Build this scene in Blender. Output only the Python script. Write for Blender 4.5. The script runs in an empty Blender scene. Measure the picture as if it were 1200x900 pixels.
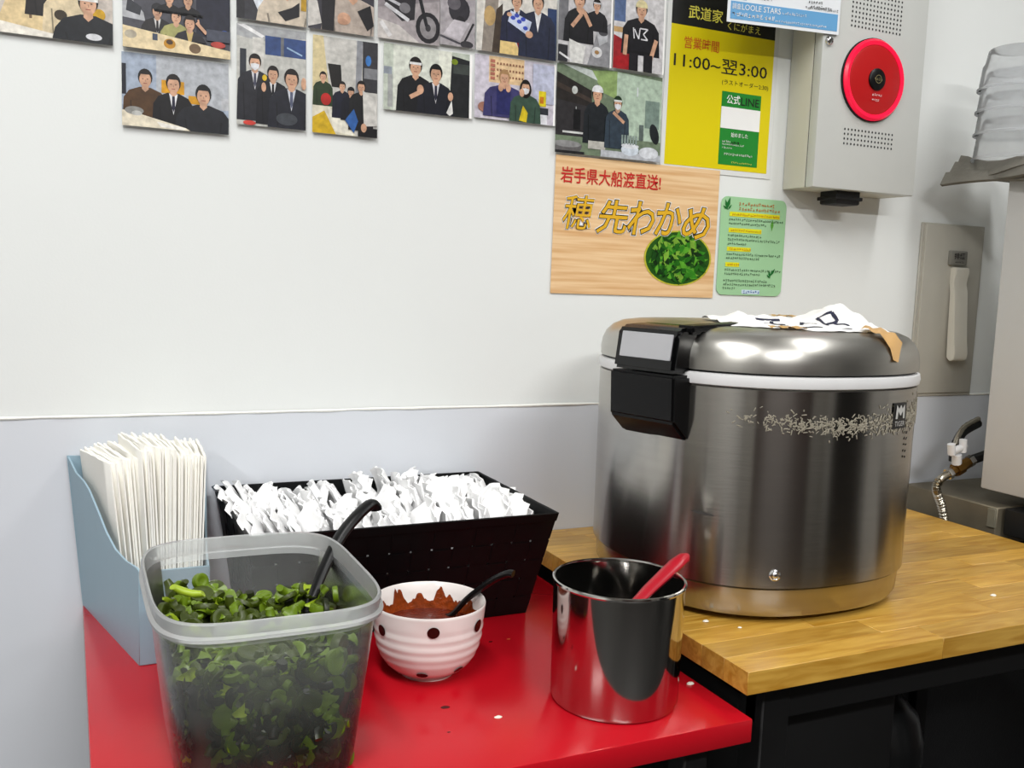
import bpy, bmesh, math, random
from mathutils import Vector, Matrix
random.seed(7)
S = bpy.context.scene
C = S.collection
PI = math.pi

# ------------------------------------------------------------------ camera, world, lights, exposure
R = ((0.90653539, -0.01322031, 0.42192276), (-0.42047116, -0.11679754, 0.89975682), (0.03738448, -0.99306775, -0.11143986))
cam_d = bpy.data.cameras.new('camera'); cam = bpy.data.objects.new('camera', cam_d); C.objects.link(cam)
cam_d.sensor_width = 36; cam_d.lens = 36 * 1117.0 / 1200; cam_d.clip_start = .02
m = Matrix([[R[i][0], -R[i][1], -R[i][2]] for i in range(3)]).to_4x4()
m.translation = (0, -1.30, 1.187); cam.matrix_world = m
S.camera = cam
S.view_settings.view_transform = 'Standard'; S.view_settings.look = 'None'
S.view_settings.exposure = -0.12; S.view_settings.gamma = 1; S.view_settings.use_curve_mapping = False

w = bpy.data.worlds.new('world'); S.world = w; w.use_nodes = True
w.node_tree.nodes['Background'].inputs[0].default_value = (.9, .95, 1, 1)
w.node_tree.nodes['Background'].inputs[1].default_value = .05

def area_light(name, loc, sx, sy, power, col):
    l = bpy.data.lights.new(name, 'AREA'); l.shape = 'RECTANGLE'; l.size = sx; l.size_y = sy
    l.energy = power; l.color = col
    o = bpy.data.objects.new(name, l); C.objects.link(o); o.location = loc
    return o
LAMPS = [((-.15, -1.2, 2.42), .16, 1.15, 28, (1, .995, .985)),     # ceiling tubes running out from the wall
         ((1.42, -1.05, 2.42), .16, 1.15, 14.5, (1, .995, .985)),
         ((.55, -2.7, 2.42), 1.15, .16, 62, (1, .995, .985)),  # added out of view as frontal fill for the cooker and wall
         ((-1.55, -2.3, 2.42), .16, 1.15, 34, (1, .995, .985))]  # extra unseen lamp, brightens the left wall that the cooker mirrors
for i, (loc, sx, sy, p, col) in enumerate(LAMPS):
    area_light('ceiling_tube_light', (loc[0], loc[1], loc[2] - .012), sx, sy, p, col)

# ------------------------------------------------------------------ helpers
def lin(c):
    return tuple(((x / 255) / 12.92 if x / 255 <= .04045 else ((x / 255 + .055) / 1.055) ** 2.4) for x in c[:3])
MATS = {}
def mat(name, col, rough=.5, metal=0, var=.06, scale=30, bump=0, bscale=200, spec=.5, coat=0, emit=None, estr=0, aniso=0, stretch=(1, 1, 1), trans=0, ior=1.45):
    if name in MATS: return MATS[name]
    M = bpy.data.materials.new(name); M.use_nodes = True; nt = M.node_tree; N = nt.nodes; L = nt.links
    b = N['Principled BSDF']; c = lin(col)
    tc = N.new('ShaderNodeTexCoord'); mp = N.new('ShaderNodeMapping'); mp.inputs['Scale'].default_value = stretch
    L.new(tc.outputs['Object'], mp.inputs[0])
    nz = N.new('ShaderNodeTexNoise'); nz.inputs['Scale'].default_value = scale; nz.inputs['Detail'].default_value = 5
    L.new(mp.outputs[0], nz.inputs['Vector'])
    mx = N.new('ShaderNodeMix'); mx.data_type = 'RGBA'
    mx.inputs[6].default_value = (*[max(0, x * (1 - var)) for x in c], 1); mx.inputs[7].default_value = (*[min(1, x * (1 + var)) for x in c], 1)
    L.new(nz.outputs['Fac'], mx.inputs[0]); L.new(mx.outputs[2], b.inputs['Base Color'])
    b.inputs['Roughness'].default_value = rough; b.inputs['Metallic'].default_value = metal
    b.inputs['Specular IOR Level'].default_value = spec; b.inputs['Coat Weight'].default_value = coat
    b.inputs['Coat Roughness'].default_value = .1
    b.inputs['Transmission Weight'].default_value = trans; b.inputs['IOR'].default_value = ior
    if emit: b.inputs['Emission Color'].default_value = (*lin(emit), 1); b.inputs['Emission Strength'].default_value = estr
    if aniso:
        b.inputs['Anisotropic'].default_value = aniso
        b.inputs['Anisotropic Rotation'].default_value = .25
        tg = N.new('ShaderNodeTangent'); tg.direction_type = 'RADIAL'; tg.axis = 'Z'; L.new(tg.outputs[0], b.inputs['Tangent'])
    if bump:
        n2 = N.new('ShaderNodeTexNoise'); n2.inputs['Scale'].default_value = bscale; n2.inputs['Detail'].default_value = 3
        L.new(mp.outputs[0], n2.inputs['Vector'])
        bp = N.new('ShaderNodeBump'); bp.inputs['Strength'].default_value = bump; bp.inputs['Distance'].default_value = .002
        L.new(n2.outputs['Fac'], bp.inputs['Height']); L.new(bp.outputs[0], b.inputs['Normal'])
    MATS[name] = M
    return M

def print_mat(name, rough):
    M = bpy.data.materials.new(name); M.use_nodes = True; nt = M.node_tree; N = nt.nodes
    a = N.new('ShaderNodeAttribute'); a.attribute_name = 'Col'
    b = N['Principled BSDF']; tc = N.new('ShaderNodeTexCoord'); nz = N.new('ShaderNodeTexNoise'); nz.inputs['Scale'].default_value = 130; nz.inputs['Detail'].default_value = 4
    mr = N.new('ShaderNodeMapRange'); mr.inputs[3].default_value = .35; mr.inputs[4].default_value = 1.25; mx = N.new('ShaderNodeMix'); mx.data_type = 'RGBA'; mx.blend_type = 'MULTIPLY'; mx.inputs[0].default_value = 1
    L = nt.links; L.new(tc.outputs['Object'], nz.inputs['Vector']); L.new(nz.outputs[0], mr.inputs[0]); L.new(a.outputs['Color'], mx.inputs[6]); L.new(mr.outputs[0], mx.inputs[7]); L.new(mx.outputs[2], b.inputs['Base Color']); b.inputs['Roughness'].default_value = rough; b.inputs['Specular IOR Level'].default_value = .2
    return M
M_PRINT = print_mat('photo_print', .35)
M_PAPERPRINT = print_mat('paper_print', .5)

def plastic_mat(name, col, tr, rough=.25, transl=.35, fres=1.35, wet=False):
    M = bpy.data.materials.new(name); M.use_nodes = True; nt = M.node_tree; N = nt.nodes; L = nt.links
    N.remove(N['Principled BSDF']); out = N['Material Output']
    t = N.new('ShaderNodeBsdfTransparent'); d = N.new('ShaderNodeBsdfDiffuse'); l = N.new('ShaderNodeBsdfTranslucent'); g = N.new('ShaderNodeBsdfGlossy')
    nz = N.new('ShaderNodeTexNoise'); nz.inputs['Scale'].default_value = 25
    tc = N.new('ShaderNodeTexCoord'); L.new(tc.outputs['Object'], nz.inputs['Vector'])
    t.inputs[0].default_value = (*[min(1, .75 + .25 * x) for x in lin(col)], 1)
    for s in (d, l): s.inputs[0].default_value = (*lin(col), 1)
    g.inputs['Roughness'].default_value = rough
    m1 = N.new('ShaderNodeMixShader'); m1.inputs[0].default_value = transl; L.new(d.outputs[0], m1.inputs[1]); L.new(l.outputs[0], m1.inputs[2])
    mr = N.new('ShaderNodeMapRange'); mr.inputs[3].default_value = tr - .06; mr.inputs[4].default_value = tr + .06; L.new(nz.outputs[0], mr.inputs[0])
    m2 = N.new('ShaderNodeMixShader'); L.new(mr.outputs[0], m2.inputs[0])
    if wet:
        sx_ = N.new('ShaderNodeSeparateXYZ'); L.new(tc.outputs['Object'], sx_.inputs[0]); wz = N.new('ShaderNodeMapRange'); wz.inputs[1].default_value = .05; wz.inputs[2].default_value = .10; wz.inputs[3].default_value = .10; wz.inputs[4].default_value = 0
        L.new(sx_.outputs[2], wz.inputs[0]); ad = N.new('ShaderNodeMath'); ad.operation = 'ADD'; ad.use_clamp = True; L.new(mr.outputs[0], ad.inputs[0]); L.new(wz.outputs[0], ad.inputs[1]); L.new(ad.outputs[0], m2.inputs[0])
    L.new(m1.outputs[0], m2.inputs[1]); L.new(t.outputs[0], m2.inputs[2])
    fr = N.new('ShaderNodeFresnel'); fr.inputs[0].default_value = fres
    m3 = N.new('ShaderNodeMixShader'); L.new(fr.outputs[0], m3.inputs[0]); L.new(m2.outputs[0], m3.inputs[1]); L.new(g.outputs[0], m3.inputs[2])
    L.new(m3.outputs[0], out.inputs[0])
    return M

ORG = {}
class MB:
    def __init__(s): s.v = []; s.f = []; s.mi = []; s.c = []
    def add(s, vs, fs, mi=0, col=None):
        n = len(s.v); s.v += [tuple(p) for p in vs]
        if col is not None: s.c += [col] * len(vs)
        for f in fs: s.f.append([n + i for i in f]); s.mi.append(mi)
        return s
    def bm(s, b, mi=0):
        b.verts.ensure_lookup_table(); b.verts.index_update()
        s.add([v.co for v in b.verts], [[v.index for v in f.verts] for f in b.faces], mi); b.free(); return s
    def box(s, x0, x1, y0, y1, z0, z1, bev=0, seg=1, mi=0, M=None):
        b = bmesh.new(); bmesh.ops.create_cube(b, size=1)
        for v in b.verts: v.co = ((x0 + x1) / 2 + v.co.x * (x1 - x0), (y0 + y1) / 2 + v.co.y * (y1 - y0), (z0 + z1) / 2 + v.co.z * (z1 - z0))
        if bev: bmesh.ops.bevel(b, geom=b.edges[:], offset=bev, segments=seg, affect='EDGES', profile=.5)
        if M is not None:
            for v in b.verts: v.co = M @ v.co
        return s.bm(b, mi)
    def loft(s, loops, cap0=False, cap1=False, closed=True, mi=0):
        n = len(loops[0]); vs = [p for l in loops for p in l]; fs = []
        for i in range(len(loops) - 1):
            for j in range(n if closed else n - 1):
                k = (j + 1) % n; fs.append([i * n + j, i * n + k, (i + 1) * n + k, (i + 1) * n + j])
        if cap0: fs.append(list(range(n))[::-1])
        if cap1: fs.append([(len(loops) - 1) * n + j for j in range(n)])
        return s.add(vs, fs, mi)
    def lathe(s, prof, cx=0, cy=0, n=48, cap0=False, cap1=False, mi=0):
        return s.loft([[(cx + r * math.cos(2 * PI * j / n), cy + r * math.sin(2 * PI * j / n), z) for j in range(n)] for r, z in prof], cap0, cap1, True, mi)
    def tube(s, path, rad, n=10, mi=0, flat=1.0, up=(0, 0, 1)):
        P = [Vector(p) for p in path]; rs = rad if isinstance(rad, (list, tuple)) else [rad] * len(P); loops = []
        u0 = None
        for i, p in enumerate(P):
            t = (P[min(i + 1, len(P) - 1)] - P[max(i - 1, 0)]).normalized()
            a = Vector(up) if u0 is None else u0
            u = (a - t * a.dot(t))
            if u.length < 1e-4: u = Vector((1, 0, 0)) - t * t.x
            u.normalize(); u0 = u; v = t.cross(u)
            loops.append([p + (u * math.cos(2 * PI * j / n) * flat + v * math.sin(2 * PI * j / n)) * rs[i] for j in range(n)])
        return s.loft(loops, True, True, True, mi)
    def prism(s, poly, d, mi=0):       # poly: list of 3D points, d: extrusion vector
        n = len(poly); d = Vector(d); vs = [Vector(p) for p in poly] + [Vector(p) + d for p in poly]
        fs = [list(range(n)), [n + i for i in range(n)][::-1]] + [[(i + 1) % n, i, n + i, n + (i + 1) % n] for i in range(n)]
        return s.add(vs, fs, mi)
    def mesh(s, name, mats, smooth=True, ang=40, org=(0, 0, 0)):
        me = bpy.data.meshes.new(name)
        me.from_pydata([(p[0] - org[0], p[1] - org[1], p[2] - org[2]) for p in s.v], [], s.f)
        for M in (mats if isinstance(mats, (list, tuple)) else [mats]): me.materials.append(M)
        me.polygons.foreach_set('material_index', s.mi)
        if s.c:
            a = me.color_attributes.new('Col', 'FLOAT_COLOR', 'POINT')
            a.data.foreach_set('color', [x for c in s.c for x in (*lin(c), 1)])
        else:
            b = bmesh.new(); b.from_mesh(me); bmesh.ops.recalc_face_normals(b, faces=b.faces); b.to_mesh(me); b.free()
        if smooth:
            me.polygons.foreach_set('use_smooth', [True] * len(me.polygons)); me.set_sharp_from_angle(angle=math.radians(ang))
        me.update()
        return me
    def build(s, name, mats, parent=None, loc=None, smooth=True, ang=40):
        if parent is not None: org = ORG[parent.name]
        elif loc is not None: org = loc
        else:
            xs = [p[0] for p in s.v]; ys = [p[1] for p in s.v]; zs = [p[2] for p in s.v]
            org = ((min(xs) + max(xs)) / 2, (min(ys) + max(ys)) / 2, min(zs))
        o = bpy.data.objects.new(name, s.mesh(name, mats, smooth, ang, org)); C.objects.link(o)
        if parent is not None: o.parent = parent
        else: o.location = org
        ORG[o.name] = org
        return o
def tag(o, label=None, cat=None, group=None, kind=None):
    if label: o['label'] = label
    if cat: o['category'] = cat
    if group: o['group'] = group
    if kind: o['kind'] = kind
    return o
def thing(name, label, cat, loc, group=None, kind=None):
    o = bpy.data.objects.new(name, None); C.objects.link(o); o.location = loc; o.empty_display_size = .05
    ORG[o.name] = tuple(loc); return tag(o, label, cat, group, kind)
def place(name, me, loc, rot=(0, 0, 0), scale=(1, 1, 1), parent=None):
    o = bpy.data.objects.new(name, me); C.objects.link(o)
    o.rotation_euler = rot; o.scale = scale
    if parent is not None:
        g = ORG[parent.name]; o.parent = parent; o.location = (loc[0] - g[0], loc[1] - g[1], loc[2] - g[2])
    else: o.location = loc
    ORG[o.name] = tuple(loc)
    return o
def sup(cx, cy, a, b, z, n=2, k=64):
    out = []
    for i in range(k):
        t = 2 * PI * i / k; c, s_ = math.cos(t), math.sin(t)
        out.append((cx + a * math.copysign(abs(c) ** (2 / n), c), cy + b * math.copysign(abs(s_) ** (2 / n), s_), z))
    return out
def U(a, b): return random.uniform(a, b)
def spline(pts, n=8):
    P = [Vector(p) for p in pts]; out = []
    for i in range(len(P) - 1):
        p0 = P[max(i - 1, 0)]; p1 = P[i]; p2 = P[i + 1]; p3 = P[min(i + 2, len(P) - 1)]
        for j in range(n):
            t = j / n
            out.append(.5 * ((2 * p1) + (p2 - p0) * t + (2 * p0 - 5 * p1 + 4 * p2 - p3) * t * t + (3 * p1 - p0 - 3 * p2 + p3) * t ** 3))
    out.append(P[-1]); return out

def text(s, M, parent, x, z, y, width=None, height=None, off=0, shear=0, name='lettering', res=2, map3=None):
    c = bpy.data.curves.new('t', 'FONT'); c.body = s; c.resolution_u = res; c.size = 1; c.offset = off; c.shear = shear
    o = bpy.data.objects.new('t', c); C.objects.link(o)
    me = bpy.data.meshes.new_from_object(o.evaluated_get(bpy.context.evaluated_depsgraph_get()))
    bpy.data.objects.remove(o); bpy.data.curves.remove(c)
    vs = [v.co.copy() for v in me.vertices]; fs = [list(p.vertices) for p in me.polygons]; bpy.data.meshes.remove(me)
    x0 = min(v.x for v in vs); x1 = max(v.x for v in vs); z0 = min(v.y for v in vs); z1 = max(v.y for v in vs)
    sx = width / (x1 - x0) if width else None; sz = height / (z1 - z0) if height else None
    sx = sx or sz; sz = sz or sx
    b = MB()
    if map3: pts = [map3((v.x - x0) * sx, (v.y - z0) * sz) for v in vs]
    else: pts = [(x + (v.x - x0) * sx, y, z + (v.y - z0) * sz) for v in vs]
    b.add(pts, fs)
    return b.build(name, M, parent, smooth=False)

# flat print made of coloured shapes lying on a sheet
def clip(poly, x0, x1, y0, y1):
    for ax, lim, sg in ((0, x0, 1), (0, x1, -1), (1, y0, 1), (1, y1, -1)):
        out = []
        for i in range(len(poly)):
            a, b = poly[i - 1], poly[i]; ia = (a[ax] - lim) * sg >= 0; ib = (b[ax] - lim) * sg >= 0
            if ia != ib:
                t = (lim - a[ax]) / (b[ax] - a[ax]); out.append((a[0] + (b[0] - a[0]) * t, a[1] + (b[1] - a[1]) * t))
            if ib: out.append(b)
        poly = out
        if len(poly) < 3: return []
    return poly
SKIN = (214, 168, 138)
class Pr:
    def __init__(s, W, H): s.W = W; s.H = H; s.sh = []
    def poly(s, col, *pts): s.sh.append((list(pts), col))
    def rect(s, col, x0, y0, x1, y1): s.poly(col, (x0, y0), (x1, y0), (x1, y1), (x0, y1))
    def ell(s, col, cx, cy, rx, ry, a0=0, a1=2 * PI, n=18, rot=0):
        p = []
        for i in range(n + (a1 - a0 < 6.2)):
            t = a0 + (a1 - a0) * i / n; x, y = rx * math.cos(t), ry * math.sin(t)
            p.append((cx + x * math.cos(rot) - y * math.sin(rot), cy + x * math.sin(rot) + y * math.cos(rot)))
        s.poly(col, *p)
    def line(s, col, x0, y0, x1, y1, w):
        d = math.hypot(x1 - x0, y1 - y0); nx, ny = -(y1 - y0) / d * w / 2, (x1 - x0) / d * w / 2
        s.poly(col, (x0 + nx, y0 + ny), (x0 - nx, y0 - ny), (x1 - nx, y1 - ny), (x1 + nx, y1 + ny))
    def person(s, cx, hy, h, top, bottom=0, hair=(28, 22, 20), skin=SKIN, shirt=None, tie=None, mask=False, band=None, cap=None, wide=1.0, long_hair=False, pants=None, waist=None):
        w = h * .72; sh = h * 1.08 * wide
        by = hy - h * .62
        s.poly(top, (cx - h * .3, by + h * .12), (cx - sh * .75, by - h * .12), (cx - sh, by - h * .55), (cx - sh * 1.08, bottom), (cx + sh * 1.08, bottom), (cx + sh, by - h * .55), (cx + sh * .75, by - h * .12), (cx + h * .3, by + h * .12))
        dk = tuple(int(c * .65) for c in top)
        s.line(dk, cx - sh * .68, by - h * .7, cx - sh * .62, bottom, h * .07); s.line(dk, cx + sh * .68, by - h * .7, cx + sh * .62, bottom, h * .07)
        if pants and waist is not None: s.rect(pants, cx - sh * .8, bottom, cx + sh * .8, waist)
        s.poly(skin, (cx - h * .17, hy - h * .3), (cx - h * .19, by + h * .02), (cx, by - h * .16), (cx + h * .19, by + h * .02), (cx + h * .17, hy - h * .3))
        if shirt:
            s.poly(shirt, (cx - h * .24, by + h * .1), (cx, by - h * 1.1), (cx + h * .24, by + h * .1), (cx, by - h * .1))
            if tie: s.poly(tie, (cx - h * .07, by - h * .06), (cx - h * .09, by - h * .7), (cx, by - h * .95), (cx + h * .09, by - h * .7), (cx + h * .07, by - h * .06))
        if long_hair: s.ell(hair, cx, hy - h * .12, w * .66, h * .66)
        s.ell(hair, cx, hy + h * .08, w * .56, h * .5)
        s.ell(skin, cx, hy - h * .06, w * .45, h * .44)
        s.ell(hair, cx, hy + h * .2, w * .5, h * .32, .15, PI - .15)
        for sx in (-1, 1): s.ell((40, 26, 22), cx + sx * w * .18, hy - h * .02, h * .05, h * .025, n=8)
        s.line(tuple(int(c * .8) for c in skin), cx, hy - h * .05, cx + h * .02, hy - h * .17, h * .04)
        if mask: s.poly((232, 234, 238), (cx - w * .4, hy - h * .1), (cx - w * .33, hy - h * .36), (cx, hy - h * .5), (cx + w * .33, hy - h * .36), (cx + w * .4, hy - h * .1), (cx, hy - h * .04))
        else: s.line((150, 70, 65), cx - h * .1, hy - h * .27, cx + h * .1, hy - h * .27, h * .035)
        if band: s.rect(band, cx - w * .5, hy + h * .12, cx + w * .5, hy + h * .26)
        if cap: s.ell(cap, cx, hy + h * .2, w * .56, h * .36, 0, PI); s.rect(cap, cx - w * .56, hy + h * .12, cx + w * .56, hy + h * .24)
    def mesh_into(s, x0, z0, y0, tilt=0, M=M_PRINT, name='print', parent=None, k=3e-5):
        b = MB(); i = 0
        for poly, col in s.sh:
            q = clip(poly, 0, s.W, 0, s.H)
            if len(q) < 3: continue
            i += 1
            b.add([(x0 + u / 1000, y0 - i * k - tilt * (1 - v / s.H), z0 + v / 1000) for u, v in q], [list(range(len(q)))], 0, col)
        return b.build(name, M, parent, smooth=False)

# ------------------------------------------------------------------ materials
m_wall = mat('wall_paint', (229, 232, 230), .75, var=.02, scale=3, bump=.05, bscale=300)
m_wains = mat('wainscot_panel', (214, 218, 224), .45, var=.02, scale=2, bump=.03, bscale=200)
m_caulk = mat('caulk', (238, 238, 232), .6, bump=.3)
m_dark = mat('dark_room_wall', (176, 172, 166), .7)
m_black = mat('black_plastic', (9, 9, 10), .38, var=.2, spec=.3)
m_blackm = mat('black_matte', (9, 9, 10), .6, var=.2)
m_steel = mat('brushed_steel', (172, 169, 163), .21, 1, var=.1, scale=14, aniso=.9, stretch=(1, 1, 14), bump=.03, bscale=40)
m_steel2 = mat('polished_steel', (190, 188, 184), .1, 1, var=.04)
m_chrome = mat('chrome', (210, 210, 210), .15, 1)
m_white = mat('white_plastic', (220, 220, 220), .35)
m_paper = mat('white_paper', (244, 244, 242), .8, var=.015)

# ------------------------------------------------------------------ room shell
def struct(b, name, M, label=None, **k):
    return tag(b.build(name, M, **k), label, None, None, 'structure')
ZW = .993
struct(MB().box(-2.4, 3.0, 0, .12, ZW, 2.5), 'wall_back', m_wall, 'white painted wall with photos and posters on it')
struct(MB().box(-2.4, 3.0, -.002, .12, 0, ZW - .001), 'trim_1', m_wains, 'smooth bluish grey wainscot panel on the lower wall')
b = MB(); pr = []
rng = random.Random(3)
for i in range(181):
    x = -2.4 + i * .03; r = .0022 + rng.uniform(-.0006, .0006); pr.append((x, r, ZW + rng.uniform(-.0004, .0004)))
b.loft([[(x, -.0015 + r * math.cos(a), z + r * .9 * math.sin(a)) for a in (PI * .5, PI * .75, PI, PI * 1.25, PI * 1.5)] for x, r, z in pr], closed=False)
struct(b, 'trim_2', m_caulk, 'thin white caulk line along the top of the wainscot')
m_floor = mat('floor_tile', (40, 39, 38), .5, var=.15, scale=6)
struct(MB().box(-2.4, 3.0, -4.2, .12, -.08, 0), 'floor', m_floor, 'dark grey kitchen floor')
struct(MB().box(-2.4, 3.0, -4.2, .12, 2.5, 2.58), 'ceiling', mat('ceiling_white', (232, 232, 230), .8), 'white ceiling')
struct(MB().box(-2.5, -2.4, -4.2, .12, 0, 2.5), 'wall_left', mat('room_wall_left', (205, 204, 200), .7))
struct(MB().box(3.0, 3.1, -4.2, .12, 0, 2.5), 'wall_right', mat('room_wall_right', (190, 188, 184), .7))
struct(MB().box(-2.4, 3.0, -4.3, -4.2, 0, 2.5), 'wall_front', m_dark)
m_reflpanel = mat('reflection_brown', (58, 34, 24), .45, var=.15, stretch=(8, 8, 1))
struct(MB().box(-1.25, 2.1, -4.2, -4.16, 0, 2.3, .004), 'reflection_panel_3', m_reflpanel, 'unseen dark brown panel added for the cooker reflection')  # unseen panel, added so the cooker reflects a dark brown band
d = struct(MB().box(2.95, 3.0, -3.6, -2.3, 0, 2.1, .006), 'reflection_panel_1', m_blackm); MB().box(2.89, 2.95, -2.45, -2.4, 1.0, 1.03, .01).build('reflection_panel_handle', m_chrome, d)  # made-up black slab out of view, gives the cooker a black band
d = struct(MB().box(2.95, 3.0, -1.45, -.45, 0, 2.05, .006), 'reflection_panel_2', m_reflpanel); MB().box(2.89, 2.95, -.6, -.55, 1.0, 1.03, .01).build('reflection_panel_handle', m_chrome, d)  # added out of view for the brown band at the cooker's right
m_lamp = mat('lamp_housing', (220, 220, 218), .5)
for i, (loc, sx, sy, p, col) in enumerate(LAMPS):
    t = thing('ceiling_light', ('white ceiling lamp running out from the wall above the red table', 'white ceiling lamp running out from the wall above the wooden table', 'added ceiling fill lamp across the middle of the unseen room', 'added ceiling fill lamp near the unseen left wall')[i], 'lamp', (loc[0], loc[1], 2.42))
    MB().box(loc[0] - sx / 2 - .03, loc[0] + sx / 2 + .03, loc[1] - sy / 2 - .03, loc[1] + sy / 2 + .03, 2.42, 2.5, .006).build('housing', m_lamp, t)

# ------------------------------------------------------------------ tables
ZR, ZT = .75, .794
m_red = mat('red_laminate', (180, 15, 29), .22, var=.05, scale=8, spec=.5)
t = thing('red_table', 'red laminate table with glossy top against the wall', 'table', (.32, -.285, 0))
MB().box(.013, .6264, -.571, -.003, ZR - .025, ZR, .0015, 2).build('table_top', m_red, t)
for x in (.05, .575):
    for y in (-.53, -.06): MB().box(x, x + .03, y, y + .03, 0, ZR - .025, .002).build('leg', m_blackm, t)
MB().box(.03, .61, -.045, -.03, .05, ZR - .03, .002).build('back_panel', mat('shade_board', (28, 29, 31), .7, var=.2, scale=60, bump=.4), t)  # dark board added under the table, stands in for shade on the wall
MB().box(.08, .575, -.075, -.055, ZR - .09, ZR - .03, .002).build('apron', m_blackm, t)

def wood_mat(name, c1, c2):
    M = bpy.data.materials.new(name); M.use_nodes = True; nt = M.node_tree; N = nt.nodes; L = nt.links; b = N['Principled BSDF']
    tc = N.new('ShaderNodeTexCoord'); oi = N.new('ShaderNodeObjectInfo')
    va = N.new('ShaderNodeVectorMath'); va.operation = 'MULTIPLY_ADD'; va.inputs[1].default_value = (1, 9, 9)
    cb = N.new('ShaderNodeCombineXYZ'); mu = N.new('ShaderNodeMath'); mu.operation = 'MULTIPLY'; mu.inputs[1].default_value = 37
    L.new(oi.outputs['Random'], mu.inputs[0]); L.new(mu.outputs[0], cb.inputs[0]); L.new(mu.outputs[0], cb.inputs[1])
    L.new(tc.outputs['Object'], va.inputs[0]); L.new(cb.outputs[0], va.inputs[2])
    nz = N.new('ShaderNodeTexNoise'); nz.inputs['Scale'].default_value = 9; nz.inputs['Detail'].default_value = 6; nz.inputs['Distortion'].default_value = 1.2
    L.new(va.outputs[0], nz.inputs['Vector'])
    rp = N.new('ShaderNodeValToRGB'); rp.color_ramp.elements[0].position = .3; rp.color_ramp.elements[1].position = .72
    rp.color_ramp.elements[0].color = (*lin(c1), 1); rp.color_ramp.elements[1].color = (*lin(c2), 1); L.new(nz.outputs[0], rp.inputs[0])
    hs = N.new('ShaderNodeHueSaturation'); mr = N.new('ShaderNodeMapRange'); mr.inputs[3].default_value = .78; mr.inputs[4].default_value = 1.15
    L.new(oi.outputs['Random'], mr.inputs[0]); L.new(mr.outputs[0], hs.inputs['Value']); L.new(rp.outputs[0], hs.inputs['Color'])
    L.new(hs.outputs[0], b.inputs['Base Color']); b.inputs['Roughness'].default_value = .33; b.inputs['Coat Weight'].default_value = .2; b.inputs['Coat Roughness'].default_value = .2
    return M
m_wood = wood_mat('oiled_beech', (174, 124, 36), (214, 170, 78))
t = thing('wooden_table', 'butcher block wooden table carrying the rice cooker', 'table', (1.0, -.28, 0))
X0, X1, Y0, Y1 = .6275, 1.385, -.558, -.003
nrow = 14; dy = (Y1 - Y0) / nrow; MB().box(X0 + .001, X1 - .001, Y0 + .001, Y1 - .001, ZT - .024, ZT - .004).build('top_core', m_wood, t)
rs = random.Random(11); cache = {}
for i in range(nrow):
    x = X0; first = True
    while x < X1 - .002:
        L_ = rs.choice((.16, .2, .24, .28, .32)) * (rs.choice((.4, .7, 1)) if first else 1); first = False
        xe = min(X1, x + L_)
        if X1 - xe < .05: xe = X1
        key = round(xe - x, 4)
        if key not in cache: cache[key] = MB().box(-key / 2, key / 2, -dy / 2, dy / 2, -.025, 0, .0004).mesh('stave', m_wood)
        place('stave', cache[key], ((x + xe) / 2, Y0 + dy * (i + .5), ZT - rs.uniform(0, .00025)), parent=t)
        x = xe
for x in (.70, 1.30):
    for y in (-.50, -.08): MB().box(x, x + .04, y, y + .04, 0, ZT - .026, .002).build('leg', m_blackm, t)
MB().box(.632, 1.42, -.045, -.03, .05, ZT - .03, .002).build('back_panel', mat('shade_board', (28, 29, 31), .7, var=.2, scale=60, bump=.4), t)  # added board covers the bright wall so the space below reads as shaded
MB().box(.70, 1.34, -.49, -.47, ZT - .10, ZT - .026, .002).build('front_rail', m_blackm, t)
MB().box(.74, 1.30, -.07, -.05, ZT - .10, ZT - .026, .002).build('rear_rail', m_blackm, t)
# things under the wooden table
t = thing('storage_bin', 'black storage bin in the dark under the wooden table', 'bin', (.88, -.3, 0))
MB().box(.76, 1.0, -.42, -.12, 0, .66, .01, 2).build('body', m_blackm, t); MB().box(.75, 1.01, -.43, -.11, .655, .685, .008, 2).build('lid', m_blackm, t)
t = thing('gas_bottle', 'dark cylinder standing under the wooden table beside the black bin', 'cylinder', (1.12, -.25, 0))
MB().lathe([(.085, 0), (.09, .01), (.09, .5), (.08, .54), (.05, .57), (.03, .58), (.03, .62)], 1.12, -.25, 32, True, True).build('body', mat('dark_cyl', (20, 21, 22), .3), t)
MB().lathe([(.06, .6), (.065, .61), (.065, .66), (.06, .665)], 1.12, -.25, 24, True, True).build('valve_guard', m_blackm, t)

# ------------------------------------------------------------------ rice cooker
CX, CY, N_ = .8306, -.2847, 2.47
t = thing('rice_cooker', 'large brushed steel commercial rice cooker with black latch', 'rice cooker', (CX, CY, ZT))
def L(r, z, k=96): return sup(CX, CY, r, r, z, N_, k)
MB().loft([L(.150, ZT), L(.156, ZT), L(.156, ZT + .012)], True, True).build('foot_ring', m_black, t)
MB().loft([L(.172, ZT + .0075), L(.181, ZT + .0085), L(.1852, ZT + .016), L(.187, ZT + .042), L(.184, ZT + .0445)], True, True).build('base_ring', m_steel, t)
body = MB().loft([L(.186, ZT + .0445), L(.191, ZT + .0455), L(.1912, ZT + .10), L(.1916, ZT + .2), L(.192, ZT + .276), L(.188, ZT + .278)], True, True).build('body', m_steel, t)
MB().loft([L(.186, ZT + .276), L(.1935, ZT + .279), L(.1945, ZT + .285), L(.1935, ZT + .291), L(.186, ZT + .293)], True, True).build('white_gasket', m_white, t)
MB().loft([L(.188, ZT + .291), L(.1885, ZT + .294)], True, True).build('seam', m_blackm, t)
ZL = ZT + .294
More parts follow.
